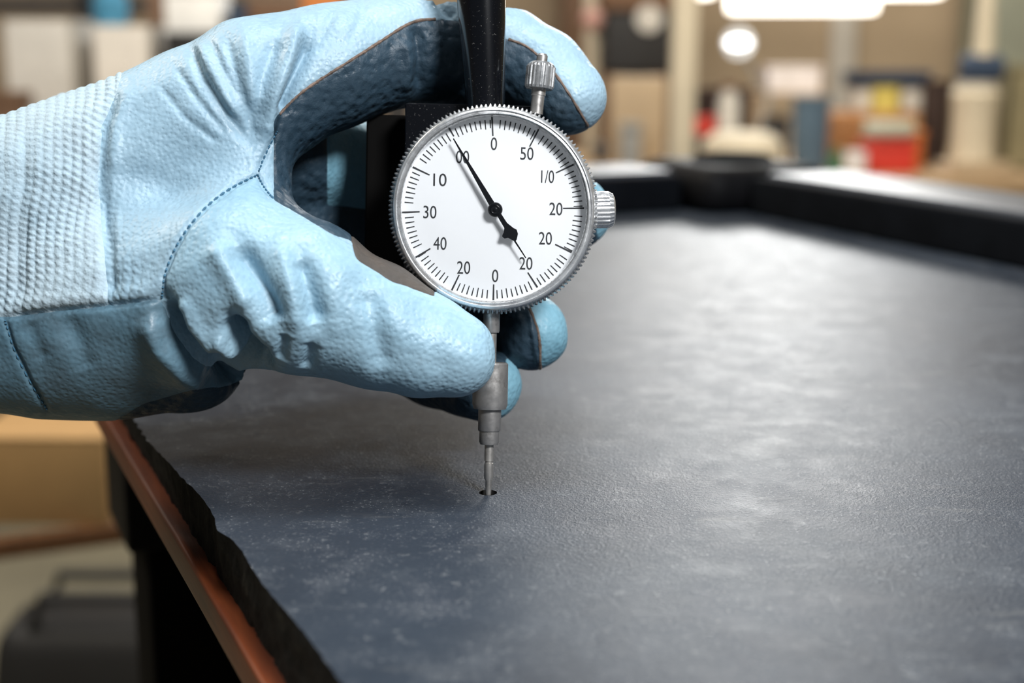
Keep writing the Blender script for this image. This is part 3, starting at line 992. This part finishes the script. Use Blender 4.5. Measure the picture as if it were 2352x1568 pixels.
# to world
R3 = np.array([RV[:], UV_[:], FV[:]])
W = (V * MM) @ R3 + np.array(CAM[:])
NW = Nn @ R3
hb_ = P(150, 900, D + 0.03)
hand = thing('gloved_hand', 'left hand in a pale blue leather work glove gripping the dial gauge', 'hand', hb_)
W0 = W - np.array(hb_[:])
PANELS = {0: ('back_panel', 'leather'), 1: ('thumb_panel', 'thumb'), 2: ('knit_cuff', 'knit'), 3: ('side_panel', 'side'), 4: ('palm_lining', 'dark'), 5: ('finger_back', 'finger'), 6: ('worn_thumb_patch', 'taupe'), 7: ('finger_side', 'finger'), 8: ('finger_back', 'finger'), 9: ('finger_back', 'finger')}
NOTE = {2: 'pale blue knitted cuff', 4: 'dark navy palm leather', 6: 'worn brownish thumb leather', 3: 'smudged blue side leather with underside shade in its colour'}
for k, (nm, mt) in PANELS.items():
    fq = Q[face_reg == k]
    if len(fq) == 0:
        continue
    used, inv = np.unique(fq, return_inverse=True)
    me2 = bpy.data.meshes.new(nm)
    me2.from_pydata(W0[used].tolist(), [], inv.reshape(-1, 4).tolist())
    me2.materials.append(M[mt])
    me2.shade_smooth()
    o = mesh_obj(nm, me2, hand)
    if k in NOTE:
        o['label'] = NOTE[k]
bpy.data.meshes.remove(me)
# ---- stitches and piping laid on the glove
bvh = BVHTree.FromPolygons([Vector(v) for v in W.tolist()], Q.tolist())
def hit(x, y):
    r = ray(x, y).normalized()
    l, n, i, d = bvh.ray_cast(CAM, r)
    if l is None:
        return None, None
    if n.dot(r) > 0:
        n = -n
    return l, n
def resample(pts, step):
    out = []
    for (x0, y0), (x1, y1) in zip(pts, pts[1:]):
        L = math.hypot(x1 - x0, y1 - y0)
        k = max(1, int(L / step))
        out += [(x0 + (x1 - x0) * i / k, y0 + (y1 - y0) * i / k) for i in range(k)]
    out.append(pts[-1])
    return out
def smooth_line(pts):
    for _ in range(2):
        o = [pts[0]]
        for a, b in zip(pts, pts[1:]):
            o += [(a[0] * .75 + b[0] * .25, a[1] * .75 + b[1] * .25), (a[0] * .25 + b[0] * .75, a[1] * .25 + b[1] * .75)]
        o.append(pts[-1]); pts = o
    return pts
def stitches(name, pts, step, rad, m, lift=0.0):
    pts = resample(smooth_line(pts), step)
    bm = bmesh.new()
    for a, b in zip(pts, pts[1:]):
        pa, na = hit(*a); pb, nb = hit(*b)
        if pa is None or pb is None or (pa - pb).length > 0.006:
            continue
        pa, pb = pa + na * lift, pb + nb * lift
        mid = (pa + pb) / 2
        tube(bm, [pa.lerp(pb, 0.12) - hb_, mid + na * rad * 0.7 - hb_, pa.lerp(pb, 0.80) - hb_], [rad * 0.6, rad, rad * 0.6], 6)
    o = obj(name, bm, m, hand)
    return o
stitches('seam_stitching', [(372, 683), (375, 635), (398, 575), (432, 520), (482, 465), (540, 425), (592, 401)], 12, 0.00034, 'thread')
stitches('web_stitching', [(592, 401), (606, 430), (628, 456)], 10, 0.0003, 'thread')
stitches('web_stitching', [(594, 394), (612, 350), (636, 300)], 10, 0.0003, 'thread')
stitches('cuff_stitching', [(12, 735), (30, 800), (70, 880), (108, 940)], 12, 0.0003, 'thread')
def piping(name, pts, rad, m):
    pts = resample(smooth_line(pts), 5)
    bm = bmesh.new()
    run = []
    def flush():
        if len(run) > 3:
            tube(bm, [p - hb_ for p in run], [rad * (0.75 + 0.5 * random.random()) for _ in run], 7)
        run.clear()
    for p in pts:
        l, n = hit(*p)
        if l is None or (run and (l - run[-1]).length > 0.004):
            flush()
            continue
        run.append(l + n * rad * 0.1)
    flush()
    return obj(name, bm, m, hand)
piping('frayed_piping', [(642, 262), (690, 213), (745, 176), (800, 142), (870, 98), (930, 58), (962, 46), (1000, 44)], 0.00042, 'fray')
piping('frayed_piping', [(1168, 90), (1215, 107), (1270, 161), (1312, 223), (1350, 288)], 0.00042, 'fray')
piping('frayed_piping', [(1213, 700), (1223, 725), (1240, 770), (1240, 845)], 0.00050, 'fray')
# sleeve behind the cuff, running off to the left
bm = bmesh.new()
s0, s1, s2 = P(-90, 610, D + 0.022), P(-420, 640, D + 0.03), P(-2100, 760, D + 0.02)
tube(bm, [s0, s1, s2], [0.036, 0.041, 0.052], 40)
obj('sleeve_arm', move(bm, -hb_), 'sleeve', hand)

# ================================================================== WORKSHOP BEHIND (out of focus)
def col(name, c, rough=0.6, metal=0.0, var=0.12):
    return plain(name, c, rough, metal, var, 8)
K = {}
for nme, c in dict(cream=(0.62, 0.55, 0.42), white=(0.80, 0.80, 0.78), offwhite=(0.66, 0.62, 0.56), blue=(0.085, 0.14, 0.20), navy=(0.015, 0.035, 0.075), red=(0.55, 0.035, 0.02), orange=(0.50, 0.16, 0.03),
                   darkgrey=(0.03, 0.03, 0.032), black=(0.012, 0.012, 0.013), brown=(0.14, 0.075, 0.04), dkbrown=(0.035, 0.018, 0.014), yellow=(0.60, 0.50, 0.12), green=(0.04, 0.14, 0.07), tan=(0.45, 0.34, 0.22),
                   card=(0.50, 0.30, 0.12), olive=(0.24, 0.21, 0.12), grey=(0.30, 0.30, 0.29), skyblue=(0.05, 0.22, 0.36), pink=(0.52, 0.30, 0.26), palegrey=(0.55, 0.53, 0.49), sage=(0.36, 0.38, 0.30)).items():
    K[nme] = col('paint_' + nme, c)
K['shine'] = plain('glazed_white', (0.85, 0.80, 0.79), 0.12)
K['steelbg'] = plain('bench_steel', (0.45, 0.45, 0.45), 0.4, 0.6)
K['tube'] = glow('fluorescent', (1.0, 0.94, 0.82), 4.5)
K['bulb'] = glow('lamp_glass', (0.96, 0.98, 1.0), 5.0)
BZ = 0.75
def span(x0, x1, Y):
    return at(x0, 300, Y).x, at(x1, 300, Y).x
def zof(y, Y):
    return at(1176, y, Y).z
def base(px_, Y, z):
    return Vector((at(px_, 300, Y).x, Y, z))

# ---- benches
def bench(name, label, x0, x1, y0, y1, wood, legm):
    t = thing(name, label, 'workbench', ((x0 + x1) / 2, (y0 + y1) / 2, 0))
    w2, d2_ = (x1 - x0) / 2, (y1 - y0) / 2
    n = 4
    for i in range(n):
        a = -d2_ + 2 * d2_ * i / n
        obj('plank', box(-w2, a + 0.002, BZ - 0.04, w2, a + 2 * d2_ / n - 0.002, BZ, 0.003), wood, t)
    obj('apron', box(-w2 + 0.05, -d2_ + 0.04, BZ - 0.14, w2 - 0.05, -d2_ + 0.07, BZ - 0.04, 0.003), wood, t)
    for sx_ in (-1, 1):
        for sy_ in (-1, 1):
            obj('leg', box(sx_ * (w2 - 0.06) - 0.04, sy_ * (d2_ - 0.08) - 0.04, 0, sx_ * (w2 - 0.06) + 0.04, sy_ * (d2_ - 0.08) + 0.04, BZ - 0.04, 0.004), legm, t)
    return t
bench('workbench', 'tan plank workbench crowded with boxes and tins under the bench lights', 0.10, 1.75, 3.42, 4.25, M['benchwood'], K['brown'])
bench('workbench', 'plank workbench holding pale cartons behind the gloved wrist', -2.2, -0.28, 3.42, 4.25, M['benchwood'], K['darkgrey'])

# ---- plain carriers
def carton(name, label, cat, x0, x1, ytop, Y, dep, z0, mat_, parts='lid', group=None):
    a, b = span(x0, x1, Y)
    zt = zof(ytop, Y)
    t = thing(name, label, cat, ((a + b) / 2, Y + dep / 2, z0), None, group)
    w2, h = (b - a) / 2, zt - z0
    d2_ = dep / 2
    if parts == 'lid':
        obj('body', box(-w2, -d2_, 0, w2, d2_, h * 0.86, 0.004), mat_, t)
        obj('lid', box(-w2 - 0.004, -d2_ - 0.004, h * 0.86, w2 + 0.004, d2_ + 0.004, h, 0.004), mat_, t)
    elif parts == 'flaps':
        obj('body', box(-w2, -d2_, 0, w2, d2_, h - 0.003, 0.003), mat_, t)
        obj('flap', box(-w2, -d2_, h - 0.003, -0.001, d2_, h, 0.001), mat_, t)
        obj('flap', box(0.001, -d2_, h - 0.003, w2, d2_, h, 0.001), mat_, t)
    elif parts == 'tray':
        bm = box(-w2, -d2_, 0, w2, d2_, 0.006)
        for q in ((-w2, -d2_, -w2 + 0.006, d2_), (w2 - 0.006, -d2_, w2, d2_), (-w2, -d2_, w2, -d2_ + 0.006), (-w2, d2_ - 0.006, w2, d2_)):
            bx(bm, q[0], q[1], 0, q[2], q[3], h)
        obj('bin', bm, mat_, t)
        obj('rim', box(-w2 - 0.005, -d2_ - 0.005, h - 0.012, w2 + 0.005, -d2_, h), mat_, t)
        obj('rim', box(-w2 - 0.005, d2_, h - 0.012, w2 + 0.005, d2_ + 0.005, h), mat_, t)
    elif parts == 'drawers':
        obj('carcass', box(-w2, -d2_, 0, w2, d2_, h, 0.003), mat_, t)
        n = 3
        for i in range(n):
            za = 0.01 + (h - 0.02) * i / n
            dr = obj('drawer', box(-w2 + 0.01, -d2_ - 0.012, za + 0.004, w2 - 0.01, -d2_, za + (h - 0.02) / n - 0.004, 0.003), mat_, t)
            obj('knob', move(lathe([(0, 0.014), (0.008, 0.012), (0.006, 0.004), (0.004, 0)], 12, 'Y'), (0, -d2_ - 0.026, za + (h - 0.02) / n / 2)), K['darkgrey'], dr)
    return t
def round_thing(name, label, cat, cx, r_px, ytop, Y, z0, prof, mats):
    """prof: list of (part name, [(radius 0..1, height 0..1)], material)"""
    r = span(cx, cx + r_px, Y); r = r[1] - r[0]
    h = zof(ytop, Y) - z0
    p = base(cx, Y, z0)
    t = thing(name, label, cat, p)
    for nm, pr, m in prof:
        obj(nm, lathe([(a * r, b * h) for a, b in pr], 28), m, t)
    return t

# ---- right bench, from the post to the far right
pz = base(1566, 3.30, 0)
t = thing('steel_post', 'tall cream painted steel post standing before the dark drill press', 'post', pz)
obj('shaft', box(-0.027, -0.027, 0.012, 0.027, 0.027, 3.0, 0.006), K['cream'], t)
obj('base_plate', box(-0.08, -0.08, 0, 0.08, 0.08, 0.012, 0.002), K['cream'], t)
for a, b in ((-1, -1), (1, -1), (-1, 1), (1, 1)):
    obj('bolt', move(lathe([(0, 0.022), (0.009, 0.022), (0.009, 0.012), (0, 0.012)], 6), (a * 0.06, b * 0.06, 0)), K['grey'], t)

# overhead light frame and lights
gf = thing('light_frame', 'slim cream frame over the workbench carrying the fluorescent lights', 'frame', (0.95, 4.225, BZ))
for X in (-0.72, 0.72):
    obj('upright', box(X - 0.02, -0.02, 0, X + 0.02, 0.02, 0.78, 0.004), K['cream'], gf)
obj('crossbar', box(-0.74, -0.02, 0.78, 0.74, 0.02, 0.82, 0.004), K['cream'], gf)
def tube_light(label, x0, x1, yb, Y):
    a, b = span(x0, x1, Y)
    zb = zof(yb, Y)
    t = thing('fluorescent_light', label, 'light', ((a + b) / 2, Y, zb))
    w2 = (b - a) / 2
    obj('diffuser', box(-w2, -0.06, 0, w2, 0.06, 0.075, 0.012, 3), K['tube'], t)
    obj('housing', box(-w2 - 0.01, -0.07, 0.075, w2 + 0.01, 0.07, 0.12, 0.006), K['white'], t)
    top = BZ + 0.78 - zb
    for s_ in (-0.7, 0.7):
        obj('hanger', tube(bmesh.new(), [(s_ * w2, 0, 0.115), (s_ * w2, 0, max(top, 0.14)), (s_ * w2, 0.075, max(top, 0.14))], 0.004, 8), K['grey'], t)
    return t
tube_light('longest glowing white fluorescent light hung over the workbench', 1668, 1990, 28, 4.13)
tube_light('glowing fluorescent light beside the cream steel post', 1560, 1628, -8, 4.13)
tube_light('glowing fluorescent light hung beyond the longest one, towards the tan wall corner', 2020, 2135, -8, 4.13)

# round task lamp
Y = 3.80
lp = base(1726, Y + 0.0, BZ)
t = thing('task_lamp', 'small round white glowing task lamp on a jointed arm', 'lamp', lp)
cz = zof(98, Y) - BZ
cxl = at(1694, 92, Y).x - lp.x
obj('base', lathe([(0, 0), (0.055, 0), (0.055, 0.012), (0.02, 0.02), (0, 0.02)], 28), K['darkgrey'], t)
obj('lower_arm', tube(bmesh.new(), [(0, 0, 0.018), (0.05, 0.03, cz * 0.55)], 0.006), K['grey'], t)
obj('upper_arm', tube(bmesh.new(), [(0.05, 0.03, cz * 0.55), (cxl, 0.05, cz)], 0.006), K['grey'], t)
sh = obj('shade', move(lathe([(0.012, 0.075), (0.03, 0.07), (0.036, 0.03), (0.038, 0.0), (0.035, 0.0), (0.033, 0.028)], 28, 'Y'), (cxl, -0.02, cz)), K['white'], t)
bl = lathe([(0, -0.018), (0.014, -0.016), (0.028, -0.004), (0.031, 0.006), (0, 0.012)], 28, 'Y')
for v in bl.verts:
    v.co.z *= 0.42
obj('bulb', move(bl, (cxl, -0.02, cz)), K['bulb'], sh)

# drill press
Y = 4.0
dp = base(1455, Y, BZ)
t = thing('drill_press', 'dark bench drill press with a pale dial and pinkish handle knob', 'drill press', dp)
z_ = lambda y: zof(y, Y) - BZ
s_ = Y / FPX
obj('base', box(-0.11, -0.14, 0, 0.11, 0.14, 0.03, 0.006), K['darkgrey'], t)
obj('column', tube(bmesh.new(), [(0.02, 0.07, 0.03), (0.02, 0.07, z_(60))], 0.03, 20), K['grey'], t)
obj('head', box(-0.095, -0.13, z_(168), 0.10, 0.12, z_(30), 0.02, 3), K['black'], t)
obj('belt_cover', box(-0.10, -0.12, z_(30), 0.11, 0.14, z_(-60), 0.02, 3), K['brown'], t)
obj('chuck', move(lathe([(0, 0), (0.012, 0), (0.024, 0.025), (0.024, 0.06), (0, 0.06)], 20), (-0.02, -0.03, z_(168) - 0.06)), K['grey'], t)
obj('dial', move(lathe([(0, -0.006), (0.034, -0.006), (0.036, 0.0), (0, 0.0)], 28, 'Y'), (0.025, -0.130, z_(45))), K['palegrey'], t)
hd = obj('handle', tube(bmesh.new(), [(-0.09, -0.05, z_(110)), (-0.125, -0.12, z_(50))], 0.006), K['grey'], t)
obj('knob', move(lathe([(0, -0.03), (0.02, -0.025), (0.032, 0), (0.02, 0.025), (0, 0.03)], 20), (-0.125, -0.12, z_(45))), K['pink'], hd)

carton('cardboard_box', 'beige carton standing below the drill press head', 'box', 1405, 1528, 178, 3.52, 0.12, BZ, K['tan'], 'flaps')
carton('grey_tin', 'small grey tin in front of the beige carton', 'tin', 1428, 1472, 282, 3.44, 0.05, BZ, K['grey'], 'lid')
carton('toolbox', 'low dark toolbox with a bare flat lid beside the cream post', 'toolbox', 1590, 1650, 312, 3.80, 0.12, BZ, K['darkgrey'], 'lid')
zt = zof(312, 3.80)
carton('red_case', 'small red case lying on the low dark toolbox', 'case', 1592, 1645, 270, 3.82, 0.08, zt, K['red'], 'lid')
carton('brown_crate', 'dark brown crate on the bench behind the toolbox', 'crate', 1600, 1740, 205, 4.00, 0.12, BZ, K['dkbrown'], 'tray')
round_thing('enamel_basin', 'upturned cream enamel basin on the workbench beside the corner casting', 'basin', 1706, 96, 302, 3.52, BZ,
            [('bowl', [(1.0, 0.0), (1.0, 0.35), (0.93, 0.75), (0.72, 0.95), (0.3, 1.0), (0, 1.0)], K['cream']), ('rim', [(1.0, 0.0), (1.08, 0.0), (1.08, 0.06), (1.0, 0.08)], K['cream'])], None)
round_thing('storage_jar', 'grey glass jar behind the cream basin', 'jar', 1672, 24, 190, 3.66, BZ + 0.0,
            [('jar', [(0, 0), (0.9, 0), (1, 0.05), (1, 0.8), (0.7, 0.88), (0.7, 0.92)], K['palegrey']), ('lid', [(0, 1), (0.75, 1), (0.78, 0.92), (0, 0.92)], K['brown'])], None)
round_thing('blue_bin', 'slate blue cylindrical bin under the white carton shelf', 'bin', 1862, 42, 222, 3.60, BZ,
            [('drum', [(0, 0), (0.92, 0), (0.95, 0.02), (1, 0.95), (0.93, 0.95), (0.9, 0.1)], K['blue']), ('rim', [(1.0, 0.94), (1.06, 0.95), (1.06, 1.0), (0.96, 1.0), (0.95, 0.94)], K['blue'])], None)
# riser shelf with the white carton
Y = 3.86
a, b = span(1735, 1885, Y)
zt = zof(214, Y)
t = thing('riser_shelf', 'pale wooden riser shelf standing behind the blue bin', 'shelf', ((a + b) / 2, Y + 0.07, BZ))
w2 = (b - a) / 2
obj('board', box(-w2, -0.08, zt - BZ - 0.015, w2, 0.08, zt - BZ, 0.003), K['tan'], t)
for s_ in (-1, 1):
    obj('side', box(s_ * (w2 - 0.008) - 0.007, -0.075, 0, s_ * (w2 - 0.008) + 0.007, 0.075, zt - BZ - 0.015, 0.002), K['tan'], t)
carton('white_carton', 'bright white carton lying on the riser shelf', 'carton', 1760, 1880, 152, 3.87, 0.12, zt, K['shine'], 'lid')
carton('grey_case', 'dark grey case tucked beneath the riser shelf', 'case', 1752, 1812, 270, 3.90, 0.08, BZ, K['darkgrey'], 'lid')

carton('drawer_cabinet', 'orange brown wooden cabinet with three small drawers', 'cabinet', 1905, 2112, 258, 3.72, 0.18, BZ, M['cabwood'], 'drawers')
zc = zof(258, 3.72)
round_thing('yellow_tin', 'round yellow tin on the wooden drawer cabinet', 'tin', 2030, 32, 200, 3.80, zc,
            [('can', [(0, 0), (1, 0), (1, 0.9), (0, 0.9)], K['yellow']), ('lid', [(0, 1), (0.95, 1), (1.04, 0.97), (1.04, 0.86), (1, 0.86)], K['yellow'])], None)
zt = zof(200, 3.80)
carton('grey_box', 'grey box on the drawer cabinet, on the blue bin side of the yellow tin', 'box', 1962, 1996, 201, 3.80, 0.09, zc, K['palegrey'], 'lid')
carton('grey_box', 'grey box on the drawer cabinet, beyond the yellow tin from the blue bin', 'box', 2066, 2118, 201, 3.80, 0.09, zc, K['palegrey'], 'lid')
carton('navy_tray', 'wide dark navy tray lying across the yellow tin and grey boxes', 'tray', 1955, 2130, 165, 3.79, 0.11, zof(199, 3.80) + 0.001, K['navy'], 'tray')
carton('red_box', 'bright red and orange box standing before the wooden drawers', 'box', 1990, 2108, 325, 3.50, 0.08, BZ, K['red'], 'lid')
zt = zof(325, 3.50)
rl = span(1994, 2106, 3.5)
tr_ = thing('tape_roll', 'grey roll lying on top of the red box', 'roll', ((rl[0] + rl[1]) / 2, 3.54, zt))
ln = (rl[1] - rl[0]) / 2
obj('roll', move(lathe([(0.008, -ln), (0.022, -ln), (0.024, -ln + 0.003), (0.024, ln - 0.003), (0.022, ln), (0.008, ln)], 24, 'X'), (0, 0, 0.024)), K['sage'], tr_)
obj('core', move(lathe([(0.007, -ln - 0.002), (0.008, -ln - 0.002), (0.008, ln + 0.002), (0.007, ln + 0.002)], 20, 'X'), (0, 0, 0.024)), K['tan'], tr_)
carton('orange_block', 'orange box beside the red one, against the brown tube', 'box', 2084, 2124, 300, 3.58, 0.06, BZ, K['orange'], 'lid')
round_thing('glazed_cup', 'glossy white cup catching the light beside the red box', 'cup', 1968, 27, 348, 3.46, BZ,
            [('cup', [(0, 0), (0.75, 0), (0.95, 0.25), (1, 0.6), (0.96, 1), (0.88, 1), (0.86, 0.3), (0, 0.15)], K['shine']), ('foot', [(0.55, -0.0), (0.76, 0.0), (0.78, 0.06), (0.5, 0.06)], K['shine'])], None)
round_thing('green_bottle', 'small green bottle between the blue bin and the white cup', 'bottle', 1922, 18, 338, 3.50, BZ,
            [('bottle', [(0, 0), (1, 0), (1, 0.6), (0.4, 0.78), (0.4, 0.86)], K['green']), ('cap', [(0, 1), (0.46, 1), (0.48, 0.85), (0, 0.85)], K['green'])], None)
round_thing('brown_tube', 'tall dark brown tube standing beside the cream bench machine', 'tube', 2146, 32, 185, 3.78, BZ,
            [('tube', [(0, 0.0), (1, 0), (1, 0.97), (0.9, 0.97), (0.9, 0.5)], K['dkbrown']), ('ring', [(1.0, 0.93), (1.06, 0.94), (1.06, 1.0), (0.9, 1.0), (0.9, 0.96)], K['dkbrown'])], None)
Y = 3.60
mz = base(2236, Y, BZ)
t = thing('bench_machine', 'cream bench machine with a navy motor and a pale post on top', 'machine', mz)
z_ = lambda y: zof(y, Y) - BZ
obj('pedestal', box(-0.075, -0.07, 0, 0.075, 0.07, 0.02, 0.006), K['cream'], t)
obj('body', lathe([(0, 0.02), (0.055, 0.02), (0.052, z_(260)), (0.058, z_(215)), (0.045, z_(195)), (0, z_(195))], 28), K['cream'], t)
obj('collar', lathe([(0.045, z_(196)), (0.05, z_(196)), (0.05, z_(188)), (0, z_(188))], 28), K['palegrey'], t)
obj('motor', move(lathe([(0, -0.05), (0.028, -0.05), (0.037, -0.04), (0.037, 0.04), (0.028, 0.05), (0, 0.05)], 28, 'X'), (0.01, 0, z_(158))), K['navy'], t)
obj('post', tube(bmesh.new(), [(0.012, 0, z_(128)), (0.012, 0, z_(-60))], [0.026, 0.018], 20), K['cream'], t)
carton('olive_crate', 'olive green crate at the end of the workbench, past the bench machine', 'crate', 2310, 2430, 150, 3.62, 0.15, BZ, K['olive'], 'tray')
carton('cardboard_box', 'low tan carton before the cream bench machine', 'box', 2196, 2330, 372, 3.44, 0.05, BZ, K['tan'], 'flaps')
# back wall boards seen between the lights
for i, (xa, xb, c) in enumerate(((1900, 1958, 'offwhite'),)):
    a, b = span(xa, xb, 5.36)
    pn = tag(obj('wall_batten', box(a, 5.36, 0.4, b, 5.40, 2.6, 0.004), K[c]), 'pale upright batten fixed on the tan back wall', 'batten')
a, b = span(1330, 1560, 5.2)
carton('steel_cabinet', 'dark steel cabinet standing on the floor behind the drill press', 'cabinet', 1290, 1560, -150, 4.9, 0.4, 0.0, K['brown'], 'drawers')
carton('olive_cabinet', 'olive metal cabinet standing against the wall behind the bench machine', 'cabinet', 2270, 2560, -150, 4.9, 0.4, 0.0, K['sage'], 'drawers')

# ---- left bench, above the glove
Y = 3.5
sx0, sx1 = span(30, 760, 3.75)
t = thing('storage_rack', 'dark steel storage rack standing on the floor behind the gloved wrist', 'rack', (sx0, 4.45, 0))
Wr = 1.3
for X in (-0.55, at(200, 60, 4.30).x - sx0, at(900, 60, 4.30).x - sx0):
    for yy in (-0.15, 0.2):
        obj('upright', box(X - 0.022, yy - 0.022, 0, X + 0.022, yy + 0.022, 2.0, 0.003), K['darkgrey'], t)
for zz in (0.35, zof(15, 4.3), 1.75):
    obj('shelf', box(-0.57, -0.172, zz - 0.012, at(900, 60, 4.30).x - sx0 + 0.022, 0.222, zz + 0.022, 0.003), K['darkgrey'], t)
carton('pale_carton', 'large pale grey carton on the left workbench beside the rack upright', 'carton', 25, 172, 45, 3.60, 0.25, BZ, K['palegrey'], 'flaps')
carton('pale_carton', 'off white carton on the left workbench with a blue jug on top', 'carton', 226, 350, 58, 3.60, 0.25, BZ, K['offwhite'], 'flaps')
zt = zof(58, 3.60)
round_thing('blue_jug', 'sky blue plastic jug standing on the off white carton', 'jug', 270, 40, -40, 3.68, zt,
            [('jug', [(0, 0), (0.9, 0), (1, 0.1), (1, 0.6), (0.6, 0.8), (0.35, 0.85), (0.35, 0.9)], K['skyblue']), ('cap', [(0, 1), (0.4, 1), (0.42, 0.88), (0, 0.88)], K['white'])], None)
carton('brown_carton', 'brown carton squeezed beside the off white one', 'carton', 354, 384, -40, 3.88, 0.15, BZ, K['brown'], 'flaps')
carton('black_case', 'black case on the left workbench carrying a white box', 'case', 392, 526, 74, 3.60, 0.2, BZ, K['black'], 'lid')
zt = zof(74, 3.60)
carton('white_box', 'white box with a lid lying on the black case', 'box', 392, 516, -30, 3.62, 0.14, zt, K['white'], 'lid')
carton('navy_box', 'deep blue box beside the black case', 'box', 538, 572, 16, 3.62, 0.14, BZ, K['navy'], 'lid')
carton('grey_brown_box', 'brown lidded box beside the deep blue one', 'box', 582, 700, 0, 3.64, 0.16, BZ, K['brown'], 'lid')
carton('orange_carton', 'orange brown carton standing next to the brown lidded box', 'carton', 704, 780, -20, 3.64, 0.16, BZ, K['orange'], 'flaps')
carton('canvas_bag_box', 'small brown lidded box before the large pale grey carton', 'box', -60, 46, 212, 3.45, 0.1, BZ, K['brown'], 'lid')

# ---- under the table on the left
shz = SLATE - 0.355
def under(px_, py_, z):
    return on_plane(px_, py_, z)
p0, p1 = under(-60, 1205, shz), under(246, 1208, shz)
ax_ = (p1 - p0); wbx = ax_.length
t = thing('cardboard_box', 'warm tan cardboard box on the shelf under the slate table', 'box', (p0 + p1) / 2, (0, 0, math.atan2(ax_.y, ax_.x)))
hbx = 0.088
obj('body', box(-wbx / 2, 0, 0, wbx / 2, 0.16, hbx, 0.003), K['card'], t)
obj('flap', box(-wbx / 2, 0, hbx, wbx / 2, 0.079, hbx + 0.003, 0.001), K['card'], t)
obj('flap', box(-wbx / 2, 0.081, hbx, wbx / 2, 0.16, hbx + 0.003, 0.001), K['card'], t)

# things on the floor beyond the shelf
fp = on_plane(230, 1590, 0)
t = thing('tool_bag', 'black canvas tool bag on the floor under the slate table', 'bag', fp)
bag = box(-0.16, -0.10, 0, 0.22, 0.12, 0.14, 0.045, 4)
for v in bag.verts:
    k = v.co.z / 0.14
    v.co.y *= 1 - 0.35 * k
    v.co.x *= 1 - 0.08 * k
obj('bag_body', bag, K['black'], t)
for s_ in (-1, 1):
    obj('bag_handle', tube(bmesh.new(), [(-0.09, s_ * 0.05, 0.13), (-0.07, s_ * 0.05, 0.19), (0.10, s_ * 0.05, 0.19), (0.12, s_ * 0.05, 0.13)], 0.01), K['black'], t)
